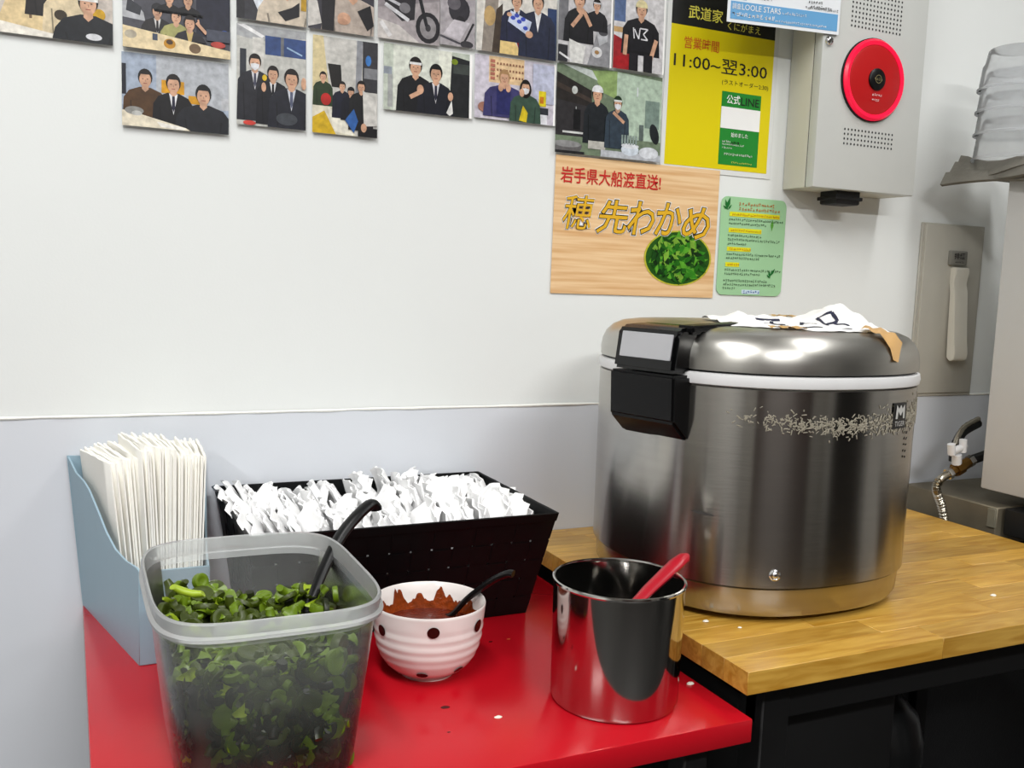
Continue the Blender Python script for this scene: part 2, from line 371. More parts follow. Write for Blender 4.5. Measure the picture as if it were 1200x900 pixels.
MB().loft([L(.188, ZL), L(.1918, ZL + .001), L(.1922, ZL + .011), L(.1905, ZL + .0225), L(.186, ZL + .033), L(.178, ZL + .0415), L(.166, ZL + .047), L(.150, ZL + .0495), L(.10, ZL + .0507), L(.04, ZL + .051)], True, True).build('lid', mat('lid_steel', (186, 184, 178), .33, 1, var=.08, scale=14, aniso=.5, stretch=(1, 1, 10)), t)
# latch: local frame, u outwards, t sideways
az = math.radians(196.5); un = Vector((math.cos(az), math.sin(az), 0)); tn = Vector((-un.y, un.x, 0)) * 1.0
tn = Vector((.284, -.959, 0)) if tn.y > 0 else tn
def K(u, s_, z): return Vector((CX, CY, 0)) + un * u + tn * s_ + Vector((0, 0, z))
def lprism(prof, s0, s1, bev=.003):
    b = bmesh.new(); vs = [[b.verts.new(K(u, s_, z)) for u, z in prof] for s_ in (s0, s1)]
    n = len(prof); b.faces.new(vs[0]); b.faces.new(vs[1][::-1])
    for i in range(n): b.faces.new((vs[0][(i + 1) % n], vs[0][i], vs[1][i], vs[1][(i + 1) % n]))
    bmesh.ops.recalc_face_normals(b, faces=b.faces)
    if bev: bmesh.ops.bevel(b, geom=b.edges[:], offset=bev, segments=2, affect='EDGES')
    return MB().bm(b)
lprism([(.18, 1.002), (.198, 1.003), (.224, 1.026), (.227, 1.081), (.18, 1.081)], -.05, .05).build('latch_base', m_black, t)
ul = lprism([(.165, 1.083), (.226, 1.083), (.2195, 1.129), (.212, 1.135), (.165, 1.138)], -.047, .047, .004).build('latch_button', mat('glossy_black', (7, 7, 8), .18), t)
lprism([(.2245, 1.098), (.2265, 1.098), (.2220, 1.128), (.2200, 1.128)], -.036, .042, .0006).build('silver_plate', mat('silver_plate', (196, 196, 200), .3, .6), ul)
lprism([(.085, 1.132), (.20, 1.128), (.20, 1.1385), (.085, 1.1425)], .026, .053, .003).build('hinge_strip', m_black, t)
# screw, maker's badge, dried rice
def surf(az_, z, off=.0008, r=.1915):
    c, s_ = math.cos(az_), math.sin(az_)
    k = (abs(c) ** N_ + abs(s_) ** N_) ** (-1 / N_) * r + off
    return Vector((CX + c * k, CY + s_ * k, z))
def surf_az_for_x(x):  # front side azimuth with given x
    lo, hi = PI * 1.0, PI * 2.0
    for _ in range(40):
        mid = (lo + hi) / 2
        if surf(mid, 1).x < x: lo = mid
        else: hi = mid
    return lo
a0 = math.radians(242.25); c0 = surf(a0, ZT + .062, 0); nrm = Vector((math.cos(a0), math.sin(a0), 0))
b = MB(); sd = Vector((-nrm.y, nrm.x, 0)); up = Vector((0, 0, 1))
b.loft([[c0 + nrm * h + (sd * math.cos(q * PI / 8) + up * math.sin(q * PI / 8)) * r for q in range(16)] for r, h in ((.0068, 0), (.0068, .001), (.005, .0018), (.0042, .0012), (.003, .0025), (.001, .003))], False, True)
b.build('screw', m_chrome, t)
def badge(x, z): return surf(surf_az_for_x(x), z, .0012, .1918)
a1 = math.radians(292)
b = MB(); W_, H_ = .031, .031; zb = 1.0
def bp(u, v, off=.0012): return surf(a1 + (u - W_ / 2) / .205, 1.0235 + v, off, .1918)
b.loft([[bp(W_ * i / 4, v) for i in range(5)] for v in (0, H_)], closed=False); bd = b.build('badge', mat('badge_black', (8, 8, 9), .3), t)
m_badge = mat('badge_white', (190, 190, 186), .4)
b = MB()
for poly in ([(3, 13), (6, 13), (6.5, 22), (9.5, 17), (10.5, 17), (13.5, 22), (14, 13), (17, 13), (16, 30), (12.5, 25), (10.5, 29), (9.5, 29), (7.5, 25), (4, 30)],):
    b.add([bp(u / 1000 * 1.55, v / 1000 - .001, .0018) for u, v in poly], [list(range(len(poly)))])
b.build('emblem', m_badge, bd, smooth=False)
text('TIGER', m_badge, bd, 0, 0, 0, width=.023, height=.006, map3=lambda u, v: bp(.004 + u, .003 + v, .0018))
b = MB()
for i in range(5):
    for k_ in range(4):
        z = .985 + i * .0075 + rs.uniform(0, .002); aa = a1 + .10 + rs.uniform(-.006, .006)
        b.add([surf(aa, z, .0012, .1916), surf(aa + .02, z, .0012, .1916), surf(aa + .02, z + .0015, .0012, .1916), surf(aa, z + .0015, .0012, .1916)], [[0, 1, 2, 3]])
b.build('small_print', m_badge if False else m_blackm, t, smooth=False)
b = MB()
rr = random.Random(5)
aL, aR = math.radians(222), math.radians(322)
for i in range(1300):
    q = rr.random() ** .55; a_ = aL + (aR - aL) * q
    z = 1.040 - .010 * math.sin(q * PI) + (.0035 + .003 * q) * rr.gauss(0, 1.3) + .014 * max(0, q - .6)
    c1 = surf(a_, z, .0004, .1918); nn = Vector((math.cos(a_), math.sin(a_), 0)); s1 = Vector((-nn.y, nn.x, 0)); an = rr.uniform(0, PI)
    d1 = s1 * math.cos(an) + up * math.sin(an); d2 = s1 * -math.sin(an) + up * math.cos(an); l = rr.uniform(.0008, .0032); wd = rr.uniform(.0004, .0008)
    b.add([c1 - d1 * l - d2 * wd, c1 + d1 * l - d2 * wd, c1 + d1 * l + d2 * wd, c1 - d1 * l + d2 * wd, c1 + nn * wd * 1.2], [[0, 1, 4], [1, 2, 4], [2, 3, 4], [3, 0, 4]])
tag(b.build('dried_rice', mat('dried_starch', (150, 144, 128), .8), t, smooth=False), 'crust of dried rice starch along the upper side', kind='stuff')

b = MB(); loops_ = []
for i in range(12):
    a_ = math.radians(213.5 + i * .75); hh = .0016 * math.sin(PI * i / 11) + .0002
    loops_.append([surf(a_, .9225 - i * .0002 - hh, .0006, .1914), surf(a_, .9225 - i * .0002 + hh, .0006, .1914)])
b.loft(loops_, closed=False); b.build('scuff_mark', mat('scuff', (62, 60, 58), .5), t)
# crumpled paper taped on the lid
def noise2(x, y, seed=0):
    from mathutils import noise
    return noise.noise(Vector((x, y, seed)))
t = thing('taped_paper', 'crumpled white paper sheet with handwriting taped on the cooker lid', 'paper', (.85, -.32, ZL + .051))
def onlid(x, y, dz=.0015):
    c, s_ = x - CX, y - CY; r = (abs(c) ** N_ + abs(s_) ** N_) ** (1 / N_)
    prof = [(.1922, ZL + .011), (.1905, ZL + .0225), (.186, ZL + .033), (.178, ZL + .0415), (.166, ZL + .047), (.150, ZL + .0495), (.10, ZL + .0507), (0, ZL + .051)]
    for (r1, z1), (r0, z0) in zip(prof, prof[1:]):
        if r >= r0: return Vector((x, y, z0 + (z1 - z0) * min(1, (r - r0) / (r1 - r0)) + dz))
    return Vector((x, y, ZL + .051 + dz))
b = MB(); nu, nv = 44, 26
def paper_pt(u, v, dz=0):
    lat = .042 + .205 * (u - .5); d0 = -.155 + .055 * max(0, lat / .14) ** 2 + .03 * max(0, -lat / .06); dep = d0 + (.06 - d0) * v + .006 * noise2(u * 5, v, 9)
    p = Vector((CX + .907 * lat + .42 * dep, CY - .42 * lat + .907 * dep, 0))
    ht = .0015 + .009 * abs(noise2(u * 4.5, v * 3, 1)) + .005 * abs(noise2(u * 9, v * 8, 4)) + .024 * math.exp(-((u - .80) / .16) ** 2 - ((v - .62) / .33) ** 2) + .012 * math.exp(-((u - .13) / .06) ** 2 - ((v - .5) / .3) ** 2)
    ht *= min(1, .25 + v * 1.6)
    r = math.hypot(p.x - CX, p.y - CY)
    base = onlid(p.x, p.y, 0).z
    p.z = base + ht + dz
    return p
b.loft([[paper_pt(i / nu, j / nv) for i in range(nu + 1)] for j in range(nv + 1)], closed=False)
b.build('sheet', m_paper, t, ang=70)
m_tape = mat('kraft_tape', (196, 156, 100), .4, var=.1)
def tape(pts, name='tape'):
    b = MB(); b.loft([[Vector(p) for p in row] for row in pts], closed=False); b.build(name, m_tape, t, ang=60)
def lidtape(p0, p1, wd, lift=.003):
    p0, p1 = Vector((*p0, 0)), Vector((*p1, 0)); d_ = (p1 - p0); sdv = Vector((-d_.y, d_.x, 0)).normalized() * wd / 2
    tape([[onlid(*(p0 + d_ * i / 10 + sdv * k).to_2d(), lift + .0015 * math.sin(i * 1.7 + k)) for k in (-1, -.3, .3, 1)] for i in range(11)])
def ld(lat, dep): return (CX + .907 * lat + .42 * dep, CY - .42 * lat + .907 * dep)
lidtape(ld(.100, -.118), ld(.138, -.140), .030, .006)
lidtape(ld(-.022, -.150), ld(.022, -.146), .016, .003)
lidtape(ld(.035, .055), ld(.075, .06), .022, .009)
m_ink = mat('ink', (30, 34, 60), .6)
b = MB()
def stroke(pts, wdt=.0022):
    for (u0, v0), (u1, v1) in zip(pts, pts[1:]):
        n = 6; du, dv = u1 - u0, v1 - v0; l = math.hypot(du * .26, dv * .19) or 1; pu, pv = -dv * .19 / l * wdt / .26, du * .26 / l * wdt / .19
        for i in range(n):
            a_, c_ = i / n, (i + 1) / n
            b.add([paper_pt(u0 + du * a_ - pu, v0 + dv * a_ - pv, .0007), paper_pt(u0 + du * c_ - pu, v0 + dv * c_ - pv, .0007), paper_pt(u0 + du * c_ + pu, v0 + dv * c_ + pv, .0007), paper_pt(u0 + du * a_ + pu, v0 + dv * a_ + pv, .0007)], [[0, 1, 2, 3]])
for grp in ([[(.22, .42), (.36, .40)], [(.24, .30), (.36, .28)], [(.30, .36), (.27, .22), (.35, .18)]],
            [[(.46, .30), (.50, .42), (.56, .30)], [(.44, .16), (.54, .14)], [(.60, .20), (.62, .48), (.71, .44), (.70, .30), (.61, .28)], [(.66, .30), (.74, .18)], [(.62, .10), (.72, .08)]]):
    b = MB()
    for st in grp: stroke(st, .0028)
    b.build('handwriting', m_ink, t, smooth=False)

# ------------------------------------------------------------------ steel pot with red ladle
PX, PY = .5188, -.4755
t = thing('steel_pot', 'cylindrical polished steel canister on the red table', 'pot', (PX, PY, ZR))
MB().lathe([(.02, ZR + .001), (.062, ZR), (.0655, ZR + .0015), (.0672, ZR + .006), (.0688, ZR + .126), (.0676, ZR + .126), (.0658, ZR + .006), (.06, ZR + .004), (.02, ZR + .004)], PX, PY, 72, True, True).build('body', m_steel2, t)
b = MB(); nq = 72
b.loft([[(PX + (.0684 + .0019 * math.cos(q)) * math.cos(2 * PI * i / nq), PY + (.0684 + .0019 * math.cos(q)) * math.sin(2 * PI * i / nq), ZR + .128 + .0023 * math.sin(q)) for i in range(nq)] for q in [2 * PI * k / 8 for k in range(9)]])
b.build('rim', m_steel2, t)
t = thing('red_ladle', 'red handled ladle leaning in the steel canister', 'ladle', (.53, -.49, ZR + .06))
m_redp = mat('red_silicone', (164, 12, 32), .3)
hp = [Vector((.6125, -.462, .8915)), Vector((.6075, -.4635, .8893)), Vector((.597, -.466, .8845)), Vector((.58, -.471, .8765)), Vector((.555, -.478, .864)), Vector((.535, -.484, .853))]
MB().tube(hp, [.004, .0085, .0100, .0095, .0085, .007], 12, flat=.62, up=(-.4, 0, 1)).build('handle', m_redp, t)
sp = [hp[-1], Vector((.515, -.489, .838)), Vector((.499, -.494, .815)), Vector((.492, -.497, .80))]
MB().tube(sp, [.0045, .0035, .0035, .004], 8).build('shaft', m_chrome, t)
MB().lathe([(.001, ZR + .0085), (.012, ZR + .010), (.021, ZR + .018), (.024, ZR + .03), (.0225, ZR + .03), (.0195, ZR + .019), (.011, ZR + .0115), (.001, ZR + .0105)], .494, -.497, 24).build('bowl', m_chrome, t)

# ------------------------------------------------------------------ spotted bowl with sauce
BX, BY = .3565, -.3465
m_cer = mat('white_ceramic', (236, 230, 226), .15, var=.02)
t = thing('spotted_bowl', 'white ceramic bowl with dark brown dots holding red sauce', 'bowl', (BX, BY, ZR))
prof = [(.026, ZR), (.0292, ZR), (.0298, ZR + .004), (.040, ZR + .0085), (.0495, ZR + .018), (.0555, ZR + .030), (.0585, ZR + .042), (.0600, ZR + .056), (.0615, ZR + .07), (.0625, ZR + .0805)]
dense = []
for i in range(len(prof) - 1):
    for j in range(5):
        q = j / 5; r = prof[i][0] + (prof[i + 1][0] - prof[i][0]) * q; z = prof[i][1] + (prof[i + 1][1] - prof[i][1]) * q
        if .012 < z - ZR < .062: r += .0005 * math.sin((z - ZR) * 2 * PI / .0105)
        dense.append((r, z))
dense += [prof[-1], (.0618, ZR + .082), (.0605, ZR + .0805)]
inner = [(.0588, ZR + .07), (.057, ZR + .056), (.054, ZR + .042), (.049, ZR + .030), (.041, ZR + .02), (.028, ZR + .0125), (.01, ZR + .010)]
MB().lathe(dense + inner, BX, BY, 64, True, True).build('shell', m_cer, t)
m_dot = mat('brown_glaze', (38, 14, 10), .18)
def bowl_r(z):
    for (r0, z0), (r1, z1) in zip(prof[1:], prof[2:]):
        if z0 <= z - 0 <= z1: return r0 + (r1 - r0) * (z - z0) / (z1 - z0 + 1e-9)
    return .0625
def dot(azd, zc, r):
    a_ = math.radians(azd); b = MB(); ring = [[] for _ in range(4)]
    for k in range(4):
        for i in range(18):
            q = 2 * PI * i / 18; du = r * k / 3 * math.cos(q) + 1e-6; dv = r * k / 3 * math.sin(q)
            sl = 1.0
            z = ZR + zc + dv * (.95 if zc > .03 else .6); rr_ = bowl_r(z) + .0007 + .0003
            aa = a_ + du / rr_
            ring[k].append((BX + rr_ * math.cos(aa), BY + rr_ * math.sin(aa), z))
    b.loft(ring, True, False); b.build('dot', m_dot, t)
for azd, zc, r in ((254.5, .067, .0066), (309, .064, .0072), (243, .0145, .0062), (293, .0165, .006), (196, .060, .0064), (350, .03, .006), (20, .06, .0066), (80, .064, .0066), (135, .062, .0066)): dot(azd, zc, r)
m_sauce = mat('chili_sauce', (92, 26, 6), .25, var=.5, scale=160, bump=.6, bscale=220)
b = MB(); ZS = ZR + .052; k = 48; loops = []
for i in range(12):
    r = .0568 * i / 11 + .0002
    loops.append([(BX + r * math.cos(2 * PI * j / k), BY + r * math.sin(2 * PI * j / k), ZS + .0012 * noise2(r * 90 * math.cos(2 * PI * j / k), r * 90 * math.sin(2 * PI * j / k), 3)) for j in range(k)])
b.loft(loops, True)
rr3 = random.Random(9)
def inr(z):
    P = [(.0605, ZR + .0805)] + inner
    for (r1, z1), (r0, z0) in zip(P, P[1:]):
        if z0 <= z <= z1: return r0 + (r1 - r0) * (z - z0) / (z1 - z0)
    return .0605
NS = 240
hs_ = [.0105 + .005 * noise2(j * .12, 1, 2) + .003 * noise2(j * .5, 4, 2) for j in range(NS)]
for c_, wd_, h_ in ((70, 4.5, .0265), (74, 2.5, .0275), (112, 5, .018), (38, 5, .0265), (30, 4, .019), (88, 4, .019), (132, 5, .0255), (10, 4, .019), (54, 4, .0185)):
    for j in range(NS):
        dd_ = abs(j - c_) / wd_
        if dd_ < 1: hs_[j] = max(hs_[j], hs_[j] + (h_ - hs_[j]) * (1 - dd_ ** 1.6) * (.85 + .3 * noise2(j * .8, 7, 5)))
nb_ = len(b.f)
b.loft([[(BX + (inr(ZS + hs_[j] * q / 5) - .0006 - .0006 * (q == 2)) * math.cos(2 * PI * j / NS), BY + (inr(ZS + hs_[j] * q / 5) - .0006) * math.sin(2 * PI * j / NS), ZS + hs_[j] * q / 5) for j in range(NS)] for q in range(6)])
b.mi = [1 if i >= nb_ else 0 for i in range(len(b.mi))]
tag(b.build('chili_sauce', [m_sauce, mat('sauce_smear', (128, 52, 10), .3, var=.75, scale=170, bump=.6, bscale=220)], loc=(BX, BY, ZS)), 'dark red chili sauce smeared inside the spotted bowl', 'sauce', kind='stuff')
t = thing('black_spoon', 'small black plastic spoon standing in the red sauce', 'spoon', (.393, -.326, ZS))
pts = spline([(.383, -.316, .798), (.3929, -.3256, .8035), (.404, -.338, .823), (.4165, -.351, .8395), (.428, -.363, .853), (.438, -.3735, .861), (.4425, -.378, .8615)], 5)
MB().tube(pts, [.0045 + .0022 * min(1, i / 18) for i in range(len(pts))], 10, flat=.6).build('handle', m_black, t)
b = MB(); b.loft([[(.376 + .014 * q * math.cos(a_) , -.309 + .019 * q * math.sin(a_), .7955 - .004 * (1 - q * q)) for a_ in [2 * PI * i / 20 for i in range(20)]] for q in (.05, .5, .8, 1)], True); b.build('spoon_bowl', m_black, t)

# ------------------------------------------------------------------ translucent container of wakame
KX, KY, KA, KB, KH, KN = .155, -.432, .0985, .128, .160, 4.4
m_pp = plastic_mat('frosted_polypropylene', (225, 230, 230), .855, wet=True)
m_pprim = plastic_mat('frosted_rim', (240, 243, 243), .58)
def kl(f_, z, off=0):   # f_: 0 base 1 rim
    return sup(KX, KY, .0765 + (.0925 - .0765) * f_ + off, .106 + (.122 - .106) * f_ + off, z, KN, 80)
t = thing('food_container', 'translucent square plastic container full of chopped green seaweed', 'container', (KX, KY, ZR))
ZK = ZR + KH
MB().loft([kl(0, ZR, -.006), kl(0, ZR + .003, -.001), kl(.08, ZR + .012), kl(.5, ZR + .07), kl(1, ZK - .016)], True, False).build('body', m_pp, t)
rim = MB().loft([kl(1, ZK - .016, 0), kl(1, ZK - .016, .0055), kl(1, ZK - .013, .006), kl(1, ZK - .0115, .003), kl(1, ZK - .002, .0042), kl(1, ZK, .003), kl(1, ZK - .001, .0012), kl(1, ZK - .016, 0)]).build('rim', m_pprim, t)
MB().loft([kl(.94, ZK - .022, -.0003), kl(1, ZK - .016, -.0003)]).build('collar', m_pprim, t)

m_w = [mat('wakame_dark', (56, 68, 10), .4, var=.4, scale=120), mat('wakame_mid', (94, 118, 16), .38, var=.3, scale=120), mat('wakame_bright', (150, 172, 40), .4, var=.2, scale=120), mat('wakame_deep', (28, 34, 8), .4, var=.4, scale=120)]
def heap(x, y):
    u, v = (x - KX) / .09, (y - KY) / .12
    return ZR + .098 + .046 * max(0, -u) ** 1.2 * max(0, .2 + .8 * v) + .014 * max(0, -v) + .006 * math.sin(7 * u) * math.cos(5 * v) + .006 * max(0, u)
def leaf_mesh(seed, M):
    r = random.Random(seed); l, wd = r.uniform(.010, .018), r.uniform(.005, .009); cv = r.uniform(.1, .5); loops = []
    for i in range(7):
        q = i / 6 - .5; ww = wd * (1 - (2 * q) ** 2 * .75) * .5 + .0006
        loops.append([(q * l, s_ * ww, cv * .006 * (s_ * s_) - .006 * q * q * 3 * cv + .0012 * math.sin(q * 9 + seed) + h) for s_, h in ((-1, 0), (-.4, -.0009), (.4, -.0009), (1, 0), (.4, .0009), (-.4, .0009))])
    return MB().loft(loops, True, True).mesh('wakame_piece', M, ang=60)
def ring_mesh(seed, M):
    r = random.Random(seed); R0 = r.uniform(.0055, .0078); h = r.uniform(.0018, .003)
    b = MB(); b.lathe([(R0 * .15, h * .6), (R0 * .5, h * .75), (R0 * .7, h), (R0 * .95, h * .8), (R0, 0), (R0 * .95, -h * .8), (R0 * .6, -h), (R0 * .15, -h * .6)], n=14, cap0=True, cap1=True)
    return b.mesh('wakame_piece', M, ang=60)
def stem_mesh(seed, M):
    r = random.Random(seed); l = r.uniform(.010, .017); rad = r.uniform(.0028, .0042)
    b = MB(); b.tube([((q / 4 - .5) * l, .0012 * math.sin(q * 1.3), .0025 * (q / 4 - .5) ** 2 * 4) for q in range(5)], [rad * .8, rad, rad, rad, rad * .75], 9, flat=.8)
    return b.mesh('wakame_piece', M, ang=60)
PM = []
for i in range(5):
    PM += [leaf_mesh(i, m_w[i % 2]), leaf_mesh(10 + i, m_w[(i + 1) % 2]), ring_mesh(20 + i, m_w[i % 2]), stem_mesh(30 + i, m_w[1 if i % 2 else 0])]
PM += [leaf_mesh(50, m_w[2])]
b = MB()
def inside(x, y, z, mrg=.004):
    f_ = (z - ZR) / KH; a_ = .0765 + .016 * f_ - mrg; bb = .106 + .016 * f_ - mrg
    return abs((x - KX) / a_) ** KN + abs((y - KY) / bb) ** KN
zs_ = [0.005, .03, .06, .085]
loops = [kl(z / KH, ZR + z, -.009) for z in zs_]
top = []
for q in (1, .85, .65, .4, .15):
    lp = []
    for p in kl(.55, 0, -.011):
        x, y = KX + (p[0] - KX) * q, KY + (p[1] - KY) * q; lp.append((x, y, heap(x, y) - .007 + .003 * noise2(x * 80, y * 80, 1)))
    top.append(lp)
b.loft(loops + top, True, True)
rw = random.Random(21)
def add_inst(b, me, M, mi):
    b.add([M @ v.co for v in me.vertices], [list(p.vertices) for p in me.polygons], mi)
# pieces pressed against the walls
for i in range(1100):
    z = ZR + .006 + rw.random() * .105
    f_ = (z - ZR) / KH; th = rw.uniform(0, 2 * PI); c_, s_ = math.cos(th), math.sin(th)
    a_ = .0765 + .016 * f_; bb = .106 + .016 * f_
    side = rw.random(); mg = (.0055 if side < .62 else .009) + .005 * rw.random() + (.004 if z > ZR + .085 else 0)
    zr_ = rw.gauss(0, .25) + (PI / 2 if .62 <= side < .86 else 0)
    if side < .62: x, y = KX + rw.uniform(-.9, .9) * a_, KY - bb + mg
    elif side < .74: x, y = KX - a_ + mg, KY + rw.uniform(-.9, .9) * bb
    elif side < .86: x, y = KX + a_ - mg, KY + rw.uniform(-.9, .9) * bb
    else: x, y = KX + rw.uniform(-.9, .9) * a_, KY + bb - mg
    if inside(x, y, z, .0052) > 1 or z > heap(x, y): continue
    me = rw.choice(PM); M = Matrix.Translation((x, y, z)) @ Matrix.Rotation(zr_, 4, 'Z') @ Matrix.Rotation(PI / 2 + rw.uniform(-.25, .25), 4, 'X') @ Matrix.Rotation(rw.uniform(0, 6), 4, 'Z') @ Matrix.Diagonal((1.5, 1.5, 1.0, 1))
    mi = {m_w[0].name: 0, m_w[1].name: 1, m_w[2].name: 2}[me.materials[0].name]
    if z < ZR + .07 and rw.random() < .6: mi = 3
    add_inst(b, me, M, mi if rw.random() < .8 else 3)
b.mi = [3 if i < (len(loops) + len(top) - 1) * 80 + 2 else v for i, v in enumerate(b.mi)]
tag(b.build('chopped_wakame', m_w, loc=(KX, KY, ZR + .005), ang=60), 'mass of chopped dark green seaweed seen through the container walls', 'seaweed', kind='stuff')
cnt = 0
while cnt < 260:
    x, y = KX + rw.uniform(-.085, .085), KY + rw.uniform(-.115, .115)
    z = heap(x, y) + rw.uniform(-.005, .003)
    if inside(x, y, z, .009) > 1: continue
    me_ = rw.choice(PM); ix = PM.index(me_)
    o = place('wakame_piece', me_, (x, y, z), (rw.gauss(0, .6), rw.gauss(0, .6), rw.uniform(0, 6.28)), (rw.uniform(1.15, 1.75),) * 3)
    tag(o, '%s of green seaweed on the %s of the heap in the container' % ('bright leafy strip' if ix == 20 else ('curled strip', 'curled strip', 'round slice', 'short stem')[ix % 4], 'left mound' if x < .125 else ('middle' if x < .19 else 'right side')), 'seaweed', 'chopped seaweed pieces on top of the heap'); cnt += 1
o = place('wakame_slice', ring_mesh(80, m_w[1]), (.117, -.335, .8735), (1.25, .1, .5), (1.35, 1.35, 1.6)); tag(o, 'round green stem slice standing up at the back of the heap', 'seaweed')
o = place('wakame_slice', ring_mesh(81, m_w[1]), (.2375, -.40, .868), (1.45, 0, 1.35), (1.25, 1.25, 1.3)); tag(o, 'green ring slice stuck on the right wall of the container', 'seaweed')
o = place('wakame_slice', leaf_mesh(82, m_w[1]), (.229, -.385, .868), (1.4, 1.2, .5), (1.2, 1.2, 1.2)); tag(o, 'curled green strip upright beside the black ladle', 'seaweed')
o = place('wakame_strip', stem_mesh(83, m_w[2]), (.095, -.425, .893), (0, .25, -.25), (2.0, 1.1, 1.1)); tag(o, 'bright yellow green stem on the left of the heap', 'seaweed')
t = thing('black_ladle', 'black plastic ladle with hooked handle leaning in the seaweed container', 'ladle', (.222, -.37, .85))
pts = spline([(.212, -.385, .845), (.222, -.37, .858), (.2375, -.357, .884), (.2565, -.343, .9095), (.276, -.333, .927), (.294, -.322, .9365), (.300, -.3195, .934), (.3015, -.319, .930)], 5)
MB().tube(pts, [.0055 + .0028 * min(1, i / 15) for i in range(len(pts))], 12, flat=.7, up=(-.6, 0, .8)).build('handle', m_black, t)
b = MB(); b.loft([[(.200 + .024 * q * math.cos(a_), -.39 + .02 * q * math.sin(a_), .847 - .012 * (1 - q * q)) for a_ in [2 * PI * i / 24 for i in range(24)]] for q in (.05, .4, .7, .9, 1)], True); b.build('ladle_bowl', m_black, t)

# ------------------------------------------------------------------ pale blue napkin rack
m_rack = mat('pale_blue_plastic', (148, 174, 188), .45, var=.03)
t = thing('napkin_rack', 'pale blue plastic file rack holding paper napkins at the wall', 'rack', (.09, -.11, ZR))
prof = [(0, .945), (.05, .938), (.12, .9275), (.24, .922), (.315, .914), (.42, .896), (.54, .875), (.67, .8615), (.82, .857), (.97, .858), (1, .856)]
def side_panel(xb, xf, xt, nm, zsc=1):
    b = MB(); th = .0022
    for sgn in (1,):
        o_, i_ = [], []
        for q, z in prof:
            z = ZR + (z - ZR) * zsc; x = xb + (xf - xb) * q; lean = (z - ZR) / .195 * xt * (1 - q); y = -.005 - .222 * q
            o_.append(((x, y, ZR), (x + lean, y, z)))
        s_ = th if xt < 0 else -th
        loops = []
        for a_, c_ in o_: loops.append([a_, c_, (c_[0] + s_, c_[1], c_[2]), (a_[0] + s_, a_[1], a_[2])])
        b.loft(loops, True, True)
    b.build(nm, m_rack, t)
side_panel(.013, .066, -.016, 'side_panel'); side_panel(.158, .140, .006, 'side_panel', .95)
b = MB(); b.add([(.013, -.005, ZR), (.158, -.005, ZR), (.164, -.005, ZR + .185), (-.003, -.005, ZR + .195), (.013, -.0075, ZR), (.158, -.0075, ZR), (.164, -.0075, ZR + .185), (-.003, -.0075, ZR + .195)], [[0, 1, 2, 3], [4, 5, 6, 7], [0, 1, 5, 4], [1, 2, 6, 5], [2, 3, 7, 6], [3, 0, 4, 7]]); b.build('back_panel', m_rack, t)
b = MB(); b.box(.066, .140, -.229, -.2265, ZR, ZR + .106, .0008); b.build('front_panel', m_rack, t)
b = MB(); b.prism([(.014, -.006, ZR), (.157, -.006, ZR), (.139, -.227, ZR), (.067, -.227, ZR)], (0, 0, .003)); b.build('bottom_panel', m_rack, t)
m_nap = mat('napkin_paper', (250, 248, 241), .85, var=.015, bump=.1, bscale=300)
def napkin_mesh(seed, l=.115, h=.178, th=.0032):
    r = random.Random(seed); b = MB(); bend = r.uniform(-.002, .002); loops = []
    for i in range(9):
        q = i / 8; y = -l * q; wob = bend * math.sin(q * PI) + r.uniform(-.0003, .0003); hz = h + r.uniform(-.001, .001)
        tt = th / 2 * (1 if i < 8 else .55)
        loops.append([(wob - tt, y, 0), (wob - tt, y, hz * .55), (wob - tt * .9, y, hz - .001), (wob, y, hz), (wob + tt * .9, y, hz - .001), (wob + tt, y, hz * .55), (wob + tt, y, 0)])
    b.loft(loops, True, True); return b.mesh('paper_napkin', m_nap, ang=50)
NM = [napkin_mesh(i) for i in range(6)]
rn = random.Random(4); n = 36
for i in range(n):
    q = i / (n - 1); x = .026 + .112 * q; fan = (.5 - q)
    yb = -.014 - (.022 * (q > .3) + .006 * rn.random())
    o = place('paper_napkin', NM[i % 6], (x + .004, yb, ZR + .0045 + (.039 if q > .3 else .026) + .006 * math.sin(q * 5) + rn.uniform(-.003, .003)), (rn.uniform(-.02, .02), -.10 + .14 * q if q < .45 else -.03 + .06 * q, .30 * (1 - q) - .03 + rn.uniform(-.012, .012)), (1, 1, 1.0))
    tag(o, 'folded white paper napkin in the taller right bunch of the blue rack' if q > .3 else 'folded white paper napkin in the lower left bunch of the blue rack', 'napkin', 'paper napkins standing in the blue rack')

# ------------------------------------------------------------------ black woven basket with wrapped towels
t = thing('woven_basket', 'black woven strap basket filled with white wrapped towels', 'basket', (.365, -.13, ZR))
TB = dict(xl=.1755, xr=.553, yf=-.2695, yb=-.012, z=.896); BB = dict(xl=.196, xr=.540, yf=-.217, yb=-.024, z=ZR + .001)
m_band = mat('black_strap', (8, 9, 10), .5, var=.25, scale=60, spec=.2)
def bk(side, s_, h, off=0):
    xl, xr, yf, yb, z = [BB[k_] + (TB[k_] - BB[k_]) * h for k_ in ('xl', 'xr', 'yf', 'yb', 'z')]
    if side == 0: return Vector((xl + (xr - xl) * s_, yf - off, z))
    if side == 1: return Vector((xr + off, yf + (yb - yf) * s_, z))
    if side == 2: return Vector((xr + (xl - xr) * s_, yb + off, z))
    return Vector((xl - off, yb + (yf - yb) * s_, z))
NV = {0: 14, 1: 9, 2: 14, 3: 9}; NH = 5
